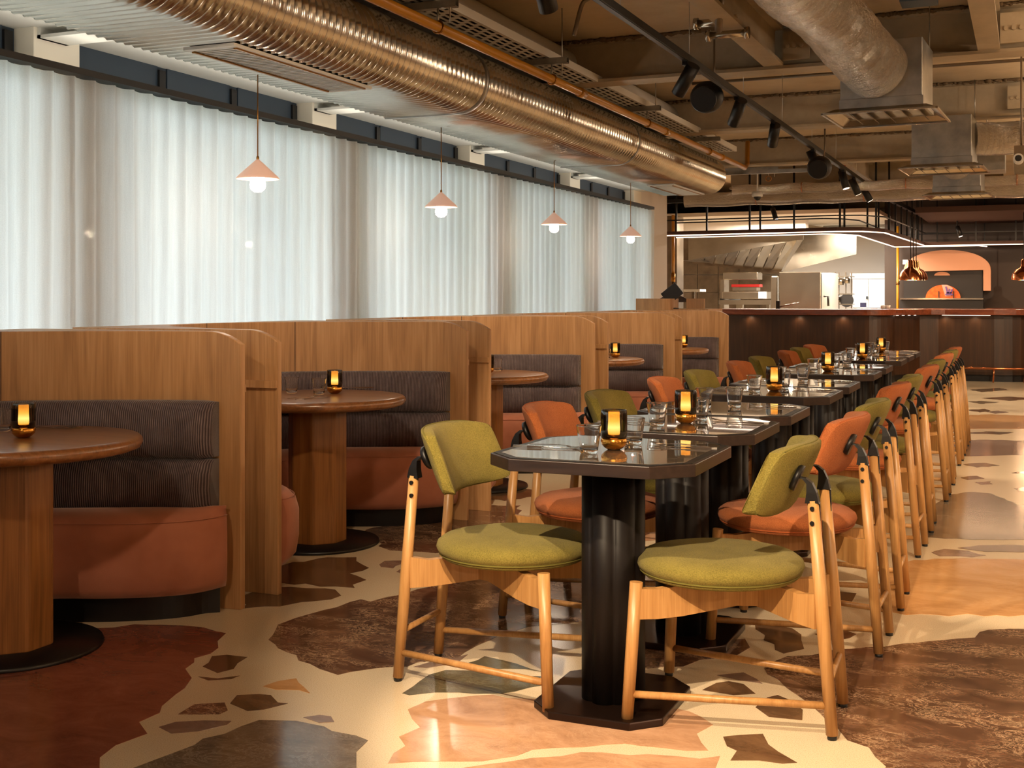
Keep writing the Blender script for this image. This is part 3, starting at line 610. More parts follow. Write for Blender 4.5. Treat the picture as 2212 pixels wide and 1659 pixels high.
def make_booth():
    t = thing('booth', '', 'booth')
    # shell
    def outp(p, k):
        v = p.y; q = abs(v)
        if q > .62: return Vector((p.x, .9 if v > 0 else -.9, 0)) if q > .70 else Vector((-3.35 - (.70-q)*6.4, .9 if v > 0 else -.9, 0))
        return Vector((-3.86, v*1.45 if q < .62 else v, 0))
    pts = INN; rows = []
    def zt(x): return ZT if x < -2.93 else ZT - .05*((x+2.93)/.15)**2
    o_in = [Vector((p.x, p.y, 0)) for p in pts]; o_out = []
    for p in pts:
        q = abs(p.y); sg = 1 if p.y > 0 else -1
        if q > .72: o_out.append(Vector((p.x, .9*sg, 0)))
        elif q > .44: u = (.72-q)/.28; o_out.append(Vector((-3.29 - .57*u, .9*sg, 0)))
        else: o_out.append(Vector((-3.86, .9*p.y/.44, 0)))
    m = MB(); rings = []
    for a, c in zip(o_in, o_out):
        z = min(zt(a.x), ZT); rings.append([Vector((a.x, a.y, 0)), Vector((a.x, a.y, z)), Vector((c.x, c.y, z)), Vector((c.x, c.y, 0))])
    m.loft(rings, True, True, False); m.build('oak_shell', 'oak_panel', t, .003)
    for s in (1, -1): MB().box(FX-.3, FX-.004, s*.9 if s > 0 else -.912, .912 if s > 0 else -.9, .835, .865).build('joint_strip', 'oak_panel', t)
    # panel seams on the inside
    for k in (30, 48, 66):
        p = INN[k]; q = FRO[k]; d = (q-p).normalized(); MB().bar(p + d*.0006 + Vector((0, 0, .8)), p + d*.0006 + Vector((0, 0, ZT)), .0025, .0025).build('panel_seam', 'dark_wall', t)
    def dirs(k): return (FRO[k] - INN[k]).normalized()
    ks = list(range(3, 94))
    def nrm(k):
        tg = (INN[min(k+1, 96)] - INN[max(k-1, 0)]).normalized(); n = Vector((-tg.y, tg.x, 0))
        return n if n.dot(dirs(k)) > 0 else -n
    def sweep(sec, name, mat):
        rings = []
        for k in ks:
            e = min(1, (min(k-3, 93-k)+.15)/2.2)**.5; n = nrm(k); zc = sum(z for _, z in sec)/len(sec)
            rings.append([INN[k] + n*(.002 + (d-.002)*(.35+.65*e)) + Vector((0, 0, zc + (z-zc)*(.93+.07*e))) for d, z in sec])
        L = [0]
        for a, c in zip(rings, rings[1:]): L.append(L[-1] + (c[0]-a[0]).length)
        N_ = len(sec)
        return MB().loft(rings, True, True, True, lambda i, k: (L[i], k*.05)).build(name, mat, t)
    lo = [(.004, .385), (.085, .385), (.118, .41), (.132, .47), (.124, .53), (.10, .57), (.07, .583), (.004, .583)]
    hi = [(.004, .583), (.07, .583), (.105, .60), (.116, .65), (.112, .71), (.098, .765), (.072, .795), (.04, .803), (.004, .803)]
    sweep(lo, 'lower_back_cushion', 'corduroy'); sweep(hi, 'upper_back_cushion', 'corduroy')
    rings = []
    for k in range(2, 95):
        a = INN[k] + nrm(k)*.01; c = FRO[k]; d = (a-c).normalized(); L = (a-c).length
        sec = [(a, .12), (a, .39), (c + d*L*.6, .405), (c + d*min(.10, L*.4), .405), (c + d*.045, .39), (c + d*.014, .36), (c, .31), (c, .2), (c + d*.012, .13), (c + d*.045, .095), (c + d*.09, .09)]
        rings.append([p + Vector((0, 0, z)) for p, z in sec])
    MB().loft(rings, True, True).build('seat_cushion', 'pink_velvet', t)
    line = [FRO[k] + (INN[k]-FRO[k]).normalized()*.02 + Vector((0, 0, .372)) for k in range(2, 95)]
    MB().tube(line, .002, 5).build('seat_seam', 'pink_velvet', t)
    rings = []
    for k in range(3, 94):
        a = INN[k] + nrm(k)*.02; c = FRO[k]; d = (a-c).normalized(); c = c + d*min(.09, (a-c).length*.5)
        rings.append([a, a + Vector((0, 0, .1)), c + Vector((0, 0, .1)), c])
    MB().loft(rings, True, True, False).build('plinth', 'dark_plinth', t)
    return t
BCY = [2.965, 4.985, 7.055, 9.115, 11.125]
bproto = make_booth(); BN = ['nearest', 'second', 'third', 'fourth', 'farthest']
for i, y in enumerate(BCY):
    o = bproto if i == 0 else dup(bproto, (0, 0, 0)); o.location = (0, y, 0)
    tag(o, '%s curved oak booth with pink velvet seat and dark corduroy back' % BN[i], 'booth', 'curved oak booths')
# the booth beyond the left edge supplies the near divider seen behind nothing else
def make_round_table():
    t = thing('booth_table', '', 'table')
    MB().lathe([(0, .672), (.40, .672), (.424, .68), (.432, .695), (.430, .708), (.42, .718), (.405, .72), (0, .72)], 64).build('table_top', 'oak_table', t)
    pl = []
    for k in range(8):
        a = 2*pi*(k+.5)/8
        for dd in (-.12, 0, .12): pl.append((.142*cos(a+dd*.6)*(1 if dd == 0 else .992), .142*sin(a+dd*.6)*(1 if dd == 0 else .992)))
    m = MB(); m.loft([[Vector((x, y, z)) for x, y in pl] for z in (.016, .673)], True, True, False); m.build('column', 'oak_column', t, .004)
    MB().lathe([(0, 0), (.3, 0), (.302, .004), (.298, .016), (0, .018)], 56).build('base_disc', 'dark_plinth', t)
    return t
rproto = make_round_table(); ZR = .7205
for i, y in enumerate(BCY):
    o = rproto if i == 0 else dup(rproto, (0, 0, 0)); ty = (3.11, 5.04, 6.95, 9.02, 11.1)[i]; o.location = (-3.2, ty, 0)
    tag(o, 'round oak pedestal table in the %s booth' % BN[i], 'table', 'round booth tables')
    g = 'settings on the booth tables'
    if i == 0:
        P = [atz(51, 945, ZR), atz(6, 932, ZR)]; lantern(P[0].x, P[0].y, ZR, 'brass lantern glowing on the round table in the nearest booth', 'lanterns on the booth tables')
        tumbler(P[1].x, P[1].y, ZR, 'clear tumbler cut by the left picture edge in the nearest booth', g)
        q = atz(100, 927, ZR); cutlery('f', q.x, q.y, ZR, RAD(205), 'fork beside the lantern in the nearest booth', g); q = atz(116, 925, ZR); cutlery('k', q.x, q.y, ZR, RAD(200), 'knife beside the lantern in the nearest booth', g)
    elif i == 1:
        q = atz(723, 850, ZR); lantern(q.x, q.y, ZR, 'brass lantern glowing on the round table in the second booth', 'lanterns on the booth tables')
        q = atz(630, 850, ZR); tumbler(q.x, q.y, ZR, 'clear tumbler nearest the divider in the second booth', g)
        q = atz(689, 853, ZR); tumbler(q.x, q.y, ZR, 'clear tumbler just left of the lantern in the second booth', g)
        q = atz(706, 843, ZR); tumbler(q.x, q.y, ZR, 'clear tumbler half hidden behind the lantern in the second booth', g)
        q = atz(655, 860, ZR); cutlery('f', q.x, q.y, ZR, RAD(75), 'fork lying in front of the tumblers in the second booth', g); q = atz(678, 861, ZR); cutlery('k', q.x, q.y, ZR, RAD(70), 'knife lying in front of the tumblers in the second booth', g)
        q = atz(755, 840, ZR); cutlery('f', q.x, q.y, ZR, RAD(200), 'fork lying behind the lantern in the second booth', g); q = atz(765, 838, ZR); cutlery('k', q.x, q.y, ZR, RAD(198), 'knife lying behind the lantern in the second booth', g)
    else:
        lx = {2: (1054, 806), 3: (1329, 772), 4: (1477, 750)}[i]; q = atz(*lx, ZR); lantern(q.x, q.y, ZR, 'brass lantern glowing on the round table in the %s booth' % BN[i], 'lanterns on the booth tables')
        gp = {2: [(1074, 802)], 3: [(1310, 776)], 4: []}[i]
        for p in gp: q = atz(*p, ZR); tumbler(q.x, q.y, ZR, 'clear tumbler beside the lantern in the %s booth' % BN[i], g)
        cutlery('k', -3.2-.08, ty+.27, ZR, RAD(195), 'knife behind the lantern in the %s booth' % BN[i], g)

# ================================================================== CURTAINS
def curtain(y0, y1, label, ph):
    m = MB(); per = .13; n = int((y1-y0)/per*14); y0 = round(y0/per)*per; y1 = round(y1/per)*per + .04; zs = (.06, .5, 1.0, 1.5, 1.9, 2.1, 2.12, 2.195); rows = []; rnd = random.Random(int(y0*7))
    jit = [rnd.uniform(-.25, .25) for _ in range(200)]
    for i in range(n+1):
        y = y0 + (y1-y0)*i/n; a = 2*pi*(y-y0)/per + ph; j = jit[int((y-y0)/per) % 200]; col = []
        for z in zs:
            k = (2.195-z)/2.1; amp = .017*(1 - .3*k) ; x = -3.95 + amp*(sin(a + .3*sin(a)) ) + .012*k*sin(a*.37 + j*3)
            col.append(Vector((x, y + .012*cos(a)*(1-k) + .02*k*j*sin(pi*(i % 14)/14), z)))
        rows.append(col)
    m.loft(rows, False, False, True, lambda i, k: ((y0 + (y1-y0)*i/n)*.5, zs[min(k, len(zs)-1)]*.5))
    o = m.build('sheer_curtain', 'sheer_curtain'); tag(o, label, 'curtain', 'sheer curtains along the windows')
CB = [(-5.0, -2.6), (-2.6, -.35), (-.35, 1.93), (1.93, 4.2), (4.2, 6.45), (6.45, 8.72), (8.72, 10.98), (10.98, 13.22)]
for i, (a, c) in enumerate(CB): curtain(a-.02, c+.02, 'white pleated sheer curtain panel, %s from the left' % ORD[i], 0)

# ================================================================== PENDANTS
def make_pendant():
    t = thing('pendant_lamp', '', 'lamp')
    MB().cyl((0, 0, .0), (0, 0, -.42), .0032, 8).build('cord', 'antique_brass', t)
    MB().lathe([(.004, -.415), (.007, -.42), (.007, -.435), (.004, -.44)], 12).build('cap', 'antique_brass', t)
    MB().lathe([(.006, -.432), (.02, -.444), (.10, -.518), (.1065, -.526), (.106, -.531), (.101, -.530), (.02, -.457), (.006, -.445)], 40).build('shade', 'blush_shade', t)
    MB().lathe([(.028, -.50), (.036, -.53), (.04, -.56), (.036, -.58), (.02, -.595), (0, -.598)], 28).build('globe_bulb', 'bulb_glow', t)
    return t
pp = make_pendant()
for i, y in enumerate((5.04, 7.09, 9.14, 11.19)):
    o = pp if i == 0 else dup(pp, (0, 0, 0)); o.location = (-3.55, y, 2.325); tag(o, 'blush cone pendant lamp with white globe, %s from the left' % ORD[i], 'lamp', 'blush pendant lamps'); point((-3.55, y, 1.70), 6, .04, (1, .8, .6))

# ================================================================== OVERHEAD SERVICES
def flat_oval(x0, x1, z0, z1, ys, bumps=0):
    r = (z1-z0)/2; prof = []; zc = (z0+z1)/2
    for k in range(15): a = -pi/2 + pi*k/14; prof.append((x1-r + r*cos(a), zc + r*sin(a), cos(a), sin(a)))
    prof += [(x0+(x1-r-x0)*.5, z1, 0, 1), (x0, z1, 0, 1), (x0, z1, -1, 0), (x0, z0, -1, 0), (x0, z0, 0, -1), (x0+(x1-r-x0)*.5, z0, 0, -1)]
    rings = []
    for y, e in ys: rings.append([Vector((x + nx*e, y, z + nz*e)) for x, z, nx, nz in prof])
    return MB().loft(rings)
ys = []; y = -1.0
while y < 12.7: ys += [(y, 0), (y+.036, 0), (y+.040, .008), (y+.047, .008), (y+.051, 0)]; y += .058
tag(flat_oval(-3.66, -2.98, 2.32, 2.69, ys).build('flat_oval_duct', 'galv_duct'), 'large ribbed flat-oval metal duct running above the booths', 'duct')
for i, yj in enumerate((6.55, 9.6)):
    tag(flat_oval(-3.672, -2.968, 2.308, 2.702, [(yj, 0), (yj+.03, 0)]).build('duct_joint_band', 'galvanised'), '%s joint band around the ribbed flat-oval duct' % ORD[i], 'band', 'duct joint bands')
ys2 = [(y*.5, 0) for y in range(-2, 23)]
tag(flat_oval(-3.72, -3.02, 2.78, 3.02, ys2).build('upper_duct', 'upper_duct_paint'), 'smooth bright duct squeezed between the ribbed duct and the slab', 'duct')
for i, (ya, yb) in enumerate(((4.33, 5.53), (11.4, 12.6))):
    t = thing('linear_grille', '%s slatted air grille set into the underside of the ribbed duct' % ('near' if i == 0 else 'far'), 'grille', (-3.31, (ya+yb)/2, 2.306), 0, 'duct grilles')
    L = (yb-ya)/2; m = MB(); m.box(-.135, -.11, -L, L, -.01, .004); m.box(.11, .135, -L, L, -.01, .004); m.box(-.11, .11, -L, -L+.03, -.01, .004); m.box(-.11, .11, L-.03, L, -.01, .004); m.build('frame', 'white_plastic', t)
    MB().box(-.11, .11, -L+.03, L-.03, .0, .003).build('backing', 'black_plastic', t)
    for sgn in (-1, 1): MB().box(sgn*.112-.007, sgn*.112+.007, -L+.04, L-.04, -.016, -.009).build('edge_strip', 'antique_brass', t)
    for k in range(36): yy = -L+.045 + (2*L-.09)*k/35; MB().box(-.105, .105, yy-.006, yy+.006, -.009, -.002).build('slat', 'white_plastic', t)
# gas pipe
GX, GZ = -2.81, 2.6
t = thing('gas_pipe', 'yellow gas pipe running along the ceiling beside the cable tray', 'pipe')
MB().tube([(GX, -1, GZ), (GX, 12.9, GZ), (GX, 13.02, GZ+.05), (GX, 13.05, GZ+.3)], .027, 16).build('pipe_run', 'gas_pipe_yellow', t)
PY = [atx(px, 100, GX).y for px in (700, 946, 1192, 1398, 1531, 1660)]
for y in PY: MB().tube([(GX + .031*cos(a*pi/8), y, GZ + .031*sin(a*pi/8)) for a in range(17)], .006, 6, False).build('pipe_clamp', 'antique_brass', t)
for y in PY[2:5]: MB().cyl((GX, y+.5, GZ), (GX, y+.6, GZ), .033, 16).build('coupling', 'gas_pipe_yellow', t)
for i, y in enumerate(PY):
    t = thing('strut_channel', '%s galvanised strut carrying the tray and gas pipe, from the front' % ORD[i], 'strut', (0, y, 0), 0, 'ceiling struts')
    m = MB(); m.box(-3.5, -2.70, -.02, .02, 2.695, 2.70); m.box(-3.5, -2.70, -.02, -.017, 2.70, 2.735); m.box(-3.5, -2.70, .017, .02, 2.70, 2.735); m.build('channel', 'galvanised', t)
    MB().cyl((-2.74, 0, 2.62), (-2.74, 0, ZC), .004, 8).build('drop_rod', 'galvanised', t)
    MB().cyl((GX, 0, 2.63), (GX, 0, 2.7), .006, 8).build('pipe_hanger', 'galvanised', t)
# perforated cable tray
m = MB(); X0, X1, Zt = -3.03, -2.83, 2.742; ny = 260; Y0 = 2.0; dyy = 10.6/ny; nx = 9
for j in range(ny):
    for i in range(nx):
        row = i; hole = (row % 2 == 1) and ((j + (row//2)) % 3 != 0) and 0 < i < nx-1
        if not hole:
            a = X0 + (X1-X0)*i/nx; c = X0 + (X1-X0)*(i+1)/nx; y = Y0 + dyy*j
            m.add([(a, y, Zt), (c, y, Zt), (c, y+dyy, Zt), (a, y+dyy, Zt)], [(0, 3, 2, 1)])
m.box(X0-.002, X0, Y0, Y0+10.6, Zt, Zt+.05); m.box(X1, X1+.002, Y0, Y0+10.6, Zt, Zt+.05)
tag(m.build('cable_tray', 'tray_white'), 'long perforated white metal cable tray on the ceiling struts', 'cable tray')
tag(MB().box(X0+.01, X1-.02, Y0, Y0+10.6, Zt+.012, Zt+.03).build('cable_bundle', 'black_plastic'), 'dark bundle of cables lying in the perforated tray', 'cables')
# round speakers
for i, (px, py, yv) in enumerate(((1527, 210, 8.0), (1770, 362, 11.4))):
    p = aty(px, py, yv); t = thing('ceiling_speaker', '%s black round speaker hanging behind the lighting track' % ('near' if i == 0 else 'far'), 'speaker', p, 0, 'round ceiling speakers')
    MB().sphere((0, 0, 0), .115, 24, (1, .8, .95)).build('body', 'black_plastic', t); MB().cyl((0, -.07, -.02), (0, -.098, -.03), .085, 24).build('cone', 'black_metal', t)
    MB().tube([(.04, 0, .09), (.05, 0, .2), (.05, 0, ZC-p.z)], .008, 8).build('hanger', 'conduit_paint', t)
    MB().box(-.03, .13, -.05, .05, ZC-p.z-.06, ZC-p.z).build('mount_box', 'conduit_paint', t)
# diffusers with plenum boxes and foil ducts
def diffuser(x, y, z, label, flex):
    t = thing('air_diffuser', label, 'diffuser', (x, y, z), RAD(-3), 'square ceiling diffusers')
    m = MB(); o, q = .33, .26
    m.add([(-o, -o, 0), (o, -o, 0), (o, o, 0), (-o, o, 0), (-q, -q, .035), (q, -q, .035), (q, q, .035), (-q, q, .035)], [(0, 1, 5, 4), (1, 2, 6, 5), (2, 3, 7, 6), (3, 0, 4, 7)])
    m.box(-o, o, -o, -o+.012, -.004, .006); m.box(-o, o, o-.012, o, -.004, .006); m.box(-o, -o+.012, -o, o, -.004, .006); m.box(o-.012, o, -o, o, -.004, .006); m.build('flange', 'stainless', t)
    for k in range(5): xx = -.2 + .1*k; MB().bar((xx, -q, .02), (xx, q, .02), .035, .004, (.7, 0, .7)).build('vane', 'stainless_dark', t)
    for sx in (-.22, .22): MB().cyl((sx, .2, .43), (sx, .2, ZC-z), .004, 6).build('drop_rod', 'galvanised', t)
    MB().box(-.24, .24, -.24, .24, .036, .09).build('neck', 'galvanised', t)
    MB().box(-.235, .235, -.235, .235, .09, .43).build('plenum_box', 'galvanised', t, .004)
    if flex: 
        m = MB(); n = len(flex)
        P = resample(catmull([(a, c, d) for a, c, d, r in flex], 8), 40); R = [flex[0][3] + (flex[-1][3]-flex[0][3])*k/40 for k in range(41)]
        rr = random.Random(5); R = [r*(1 + .012*sin(k*1.9) + .01*rr.uniform(-1, 1)) for k, r in enumerate(R)]
        m.tube(P, .2, 36, True, R); m.build('foil_hose', 'foil', t)
    return t
diffuser(-.79, 7.62, 2.29, 'nearest square diffuser fed by a fat crinkled foil hose', [(-.02, -.2, .26, .185), (-.1, -.45, .35, .19), (-.18, -.95, .48, .195), (-.22, -1.5, .5, .2), (-.22, -1.85, .55, .2), (-.22, -2.0, .74, .2)])
diffuser(-.65, 10.75, 2.27, 'middle square diffuser below a plain metal plenum box', [(.2, .2, .28, .14), (.45, .3, .28, .14), (.8, .3, .3, .14)])
diffuser(-.68, 13.6, 2.27, 'farthest square diffuser below a foil elbow', [(.0, -.2, .3, .15), (.0, -.4, .38, .15), (.0, -.45, .6, .15)])
p = aty(2132, 335, 12.0); tag(MB().box(p.x-.16, p.x+.16, p.y-.2, p.y+.2, p.z-.16, p.z+.16).cyl((p.x, p.y, p.z+.16), (p.x, p.y, ZC), .005, 6).build('fan_unit', 'galvanised', None, .006), 'boxy galvanised fan unit right of the middle diffuser', 'fan unit')
# foil ducts across the room towards the kitchen
for i, (py, yv, r, x0, x1) in enumerate(((424, 15.6, .095, -4.2, 3.5), (405, 14.9, .06, -3.4, 3.5))):
    z = aty(1750, py, yv).z; m = MB(); P = [(x0 + (x1-x0)*k/40, yv + .02*sin(k), z + .008*sin(k*1.7)) for k in range(41)]
    t = thing('foil_duct', '%s horizontal foil-wrapped duct crossing in front of the kitchen' % ('lower' if i == 0 else 'upper'), 'duct', group='crossing foil ducts')
    m.tube(P, r, 20); m.build('wrapped_pipe', 'foil', t)
    for k in range(5, 40, 7): MB().tube([(P[k][0], P[k][1] + (r+.004)*cos(a*pi/8), P[k][2] + (r+.004)*sin(a*pi/8)) for a in range(17)], .004, 5, False).build('strap', 'copper', t)
m = MB(); m.box(-4.0, -2.2, 13.2, 13.24, 2.56, 2.6); tag(m.build('strut_rail', 'galvanised'), 'thin galvanised rail beyond the end of the ribbed duct', 'rail')
# conduits
def conduit(name, pts, r, label, cat='conduit', mat='conduit_paint'): return tag(MB().tube(catmull(pts, 6) if len(pts) > 2 else pts, r, 8).build(name, mat), label, cat)
conduit('conduit', [(-2.6, 6.6, 3.02), (-1.2, 6.6, 3.02)], .012, 'upper straight conduit on the slab above the near spotlight')
conduit('conduit', [(-2.6, 6.35, 3.02), (-1.2, 6.35, 3.02)], .014, 'lower straight conduit on the slab above the near spotlight')
conduit('conduit', [(-2.45, 6.9, 3.02), (-2.5, 6.9, 2.98), (-2.55, 6.9, 2.8)], .014, 'bent conduit dropping behind the cable tray')
for i, y in enumerate((8.75, 9.3, 9.9, 12.2, 12.9)): conduit('conduit', [(-2.6, y, 3.0), (XR, y, 3.0)], .013, '%s thin conduit crossing the slab between the beams' % ORD[i])
conduit('conduit', [(-1.55, 6.2, 3.0), (-1.5, 6.3, 2.95), (-1.62, 6.75, 2.72)], .022, 'thick curved conduit entering the near chrome junction')
for i, (px, py) in enumerate(((1545, 48), (1572, 74))):
    p = aty(px, py, 6.9); t = thing('chrome_junction', '%s chrome tube fitting under the near beam' % ('upper' if i == 0 else 'lower'), 'fitting', p, 0, 'chrome fittings')
    MB().cyl((-.1, 0, 0), (.1, 0, 0), .022, 16).build('tube', 'stainless', t)
    for s in (-1, 1): MB().cyl((s*.1, 0, 0), (s*.125, 0, 0), .034, 18).build('collar', 'stainless', t)
p = aty(1636, 425, 14.3); t = thing('dome_camera', 'small white dome camera hanging before the kitchen', 'camera', p)
MB().lathe([(.0, .06), (.055, .06), (.065, .02), (.062, 0), (0, 0)], 20).build('housing', 'white_plastic', t); MB().sphere((0, 0, 0), .045, 14).build('dome', 'black_plastic', t); MB().cyl((0, 0, .06), (0, 0, 3.05-p.z), .008, 8).build('stem', 'white_plastic', t)
p = aty(2200, 344, 9.8); t = thing('bullet_camera', 'white bullet camera at the right picture edge', 'camera', p)
MB().box(-.03, .08, -.03, .05, .03, .1).build('bracket_box', 'conduit_paint', t); MB().cyl((0, -.08, 0), (0, .05, 0), .036, 18).build('barrel', 'white_plastic', t); MB().cyl((0, -.083, 0), (0, -.08, 0), .024, 18).build('lens', 'black_plastic', t); MB().cyl((.02, 0, .1), (.02, 0, 3.05-p.z), .007, 8).build('stem', 'conduit_paint', t)
p = aty(1985, 8, 6.6); tag(MB().box(p.x-.09, p.x+.09, p.y-.08, p.y+.08, p.z-.0, 3.05).build('ceiling_box', 'window_blue'), 'small dark box on the slab at the top edge', 'box')
conduit('sprinkler_pipe', [(-2.0, 14.6, 2.66), (-2.0, 14.6, 2.95)], .016, 'short red sprinkler drop pipe before the kitchen', 'pipe', 'red_pipe')

# ================================================================== WAITER STATION
t = thing('waiter_station', 'oak waiter station with curved screens beyond the farthest booth', 'station', (0, 12.35, 0))
MB().box(-3.86, -3.1, .1, .75, 0, 1.08).build('cabinet', 'oak_panel', t)
m = MB(); pl = [(-3.86, 0)] + [(-3.62 + .12*sin(a*pi/16), .12 - .12*cos(a*pi/16)) for a in range(9)] + [(-3.5, .4), (-3.53, .4)] + [(-3.62 + .09*sin(a*pi/16), .12 - .09*cos(a*pi/16)) for a in range(8, -1, -1)] + [(-3.86, .03)]
m.prism(pl, 0, 1.19); m.build('curved_screen', 'oak_panel', t)
MB().box(-3.42, -3.22, .42, .45, 1.08, 1.19).build('rear_screen', 'oak_panel', t)
m = MB(); m.loft([[Vector((-3.8 + .36*k/12, .55 + dy_, 1.19 - .02 + .07*sin(pi*k/12))), Vector((-3.8 + .36*k/12, .55 + dy_, 1.1))] for k in range(13) for dy_ in (0,)], False, False, False); 
o = MB(); arc = [(-3.84 + .44*k/14, 1.15 + .085*sin(pi*k/14)) for k in range(15)]
o.add([(x, .6, z) for x, z in arc] + [(x, .63, z) for x, z in arc], [tuple(range(15)), tuple(range(29, 14, -1))] + [(k, k+15, k+16, k+1) for k in range(14)] + [(14, 29, 15, 0)]); o.build('arched_screen', 'bar_wood', t)
p = aty(1452, 668, 12.6); t = thing('payment_terminal', 'dark tilted touch screen terminal on the waiter station', 'terminal', (p.x, 12.6, 1.08))
MB().lathe([(0, 0), (.07, 0), (.07, .008), (.02, .014), (.016, .06), (0, .1)], 20).build('stand', 'black_plastic', t)
MB().box(-.1, .1, -.012, .012, -.075, .075, Matrix.Translation((0, 0, .165)) @ Matrix.Rotation(RAD(-38), 4, 'Y') @ Matrix.Rotation(RAD(8), 4, 'X')).build('screen', 'oven_black', t, .004)

# ================================================================== BAR
def offset_prism(poly, z0, z1, name, mat, parent, bev=0): return MB().prism(poly, z0, z1).build(name, mat, parent, bev)
def arc(cx, cy, r, a0, a1, n=10): return [(cx + r*cos(RAD(a0 + (a1-a0)*k/n)), cy + r*sin(RAD(a0 + (a1-a0)*k/n))) for k in range(n+1)]
t = thing('kitchen_bar', 'dark wood bar with curved corners in front of the open kitchen', 'bar')
body = [(-4.2, 17.4)] + arc(-2.1, 17.75, .35, -90, 0) + [(-1.75, 17.9)] + [(-1.45, 18.35), (-1.2, 18.45)] + arc(-.45, 19.15, .7, -90, -10, 8) + [(.3, 20.2), (-.5, 20.2), (-.6, 19.2), (-2.4, 19.0), (-2.4, 18.2), (-4.2, 18.2)]
offset_prism(body, .1, .95, 'bar_front', 'bar_wood', t)
kick = [(x, y+.06) for x, y in body]; offset_prism(kick, 0, .1, 'kick_plate', 'dark_plinth', t)
topp = [(-4.3, 17.2)] + arc(-2.1, 17.6, .4, -90, -20) + [(-1.62, 17.75), (-1.28, 18.2), (-1.1, 18.25)] + arc(-.45, 19.1, .85, -90, -10, 8) + [(.45, 20.3), (-.6, 20.3), (-.6, 19.3), (-2.5, 19.1), (-2.5, 18.3), (-4.3, 18.3)]
offset_prism(topp, .955, 1.035, 'bar_counter', 'bar_top', t, .006)
for a, c in (((-1.15, 18.42), (-.5, 18.42)),): MB().bar((a[0], a[1], .948), (c[0], c[1], .948), .014, .008).build('under_counter_light', 'led_glow', t)
for k in range(4): MB().cyl((-1.72 + .07*k, 17.93 + .11*k, .952), (-1.72 + .07*k, 17.93 + .11*k, .945), .018, 10).build('downlight', 'lens_glow', t); 
for k in range(4): spot((-1.66 + .07*k, 17.86 + .11*k, .94), (-1.66 + .07*k, 17.86 + .11*k, 0), 4, 40, .6)
fr = [(-1.2, 18.3, .2)] + [(x, y, .2) for x, y in arc(-.45, 19.15, .86, -90, -15, 8)]
MB().tube(fr, .018, 10).build('foot_rail', 'copper', t)
for k in (0, 3, 6): MB().cyl((fr[k+1][0]-.01, fr[k+1][1]+.02, 0), (fr[k+1][0], fr[k+1][1], .2), .012, 8).build('rail_post', 'copper', t)
for x in (-3.7, -3.0, -2.4, -1.1, -.7): 
    spot((x, 17.33 if x < -2 else 18.36, .94), (x, 17.5 if x < -2 else 18.5, 0), 2.5, 150, 1.0)

# ---- canopy over the bar with LED lines
ZCn = 2.05
t = thing('bar_canopy', 'dark metal canopy frame with glowing edge lines above the bar', 'canopy')
fro = [(-4.55, 15.9), (-2.25, 15.75), (-1.95, 15.85), (-1.72, 16.3), (-1.55, 20.6), (.4, 20.6)]
bac = [(-4.55, 16.45), (-2.5, 16.3), (-2.3, 16.45), (-2.12, 16.9), (-2.05, 20.95), (-.75, 20.95), (-.6, 21.4), (.4, 21.4)]
pan = fro + bac[::-1]
offset_prism(pan, ZCn, ZCn+.05, 'soffit_panel', 'brown_soffit', t)
def strip(pts, z, r, mat, name):
    for a, c in zip(pts, pts[1:]): MB().bar((a[0], a[1], z), (c[0], c[1], z), r, r).build(name, mat, t)
strip(fro, ZCn-.006, .013, 'led_glow', 'led_line'); strip(bac, ZCn-.006, .013, 'led_glow', 'led_line')
strip(fro, ZCn+.2, .016, 'black_metal', 'frame_rail'); strip(bac[:6], ZCn+.2, .016, 'black_metal', 'frame_rail')
strip(fro[:5], ZCn+.46, .05, 'black_metal', 'top_rail')
def along(pts, n):
    return resample([Vector((x, y, 0)) for x, y in pts], n)
for p in along(fro, 16) + along(bac, 8): MB().box(p.x-.012, p.x+.012, p.y-.012, p.y+.012, ZCn+.05, ZC).build('post', 'black_metal', t)
# ================================================================== KITCHEN
def pbox(px0, py0, px1, py1, Y, depth, name, mat, parent=None, bev=0):
    a, c = aty(px0, py1 or 700, Y), aty(px1, py0, Y); return MB().box(a.x, c.x, Y, Y+depth, a.z if py1 else 0, c.z).build(name, mat, parent, bev)
# dark wall with arch oven on the right, kitchen ceiling
a = aty(1911, 600, 21.3)
struct(MB().box(a.x, XR, 21.3, 21.6, 0, ZC).build('wall_oven', 'dark_wall'), 'dark brown wall carrying the arched pizza oven')
struct(MB().box(-8.2, a.x+.1, 19.2, YF, 2.52, 2.58).build('ceiling_kitchen', 'white_plaster'), 'white plaster ceiling over the open kitchen')
struct(MB().box(-1.5, XR, 18.2, 21.2, 2.42, 2.5).build('soffit_brown', 'brown_soffit'), 'dark brown soffit panel over the right part of the bar')
a = aty(1441, 560, 18.6); c = aty(1462, 560, 18.6)
struct(MB().box(a.x, c.x, 18.6, 19.0, 0, 2.5).build('column_kitchen', 'stainless_dark'), 'steel clad column at the left of the kitchen')
b0 = aty(1440, 455, 20.6); b1 = aty(1740, 497, 20.6); struct(MB().box(b0.x, b1.x, 20.6, 20.9, b1.z, 2.52).build('bulkhead', 'white_plaster'), 'white bulkhead above the extractor hood')
p = aty(1454, 560, 18.4); t = thing('gas_riser', 'vertical yellow gas riser with dark lower end beside the kitchen column', 'pipe', (p.x, 18.4, 0))
MB().cyl((0, 0, 1.55), (0, 0, 2.5), .024, 12).build('upper_pipe', 'gas_pipe_yellow', t); MB().cyl((0, 0, 0), (0, 0, 1.47), .02, 12).build('lower_pipe', 'bar_wood', t); MB().cyl((0, 0, 1.45), (0, 0, 1.58), .036, 12).build('coupling', 'antique_brass', t)
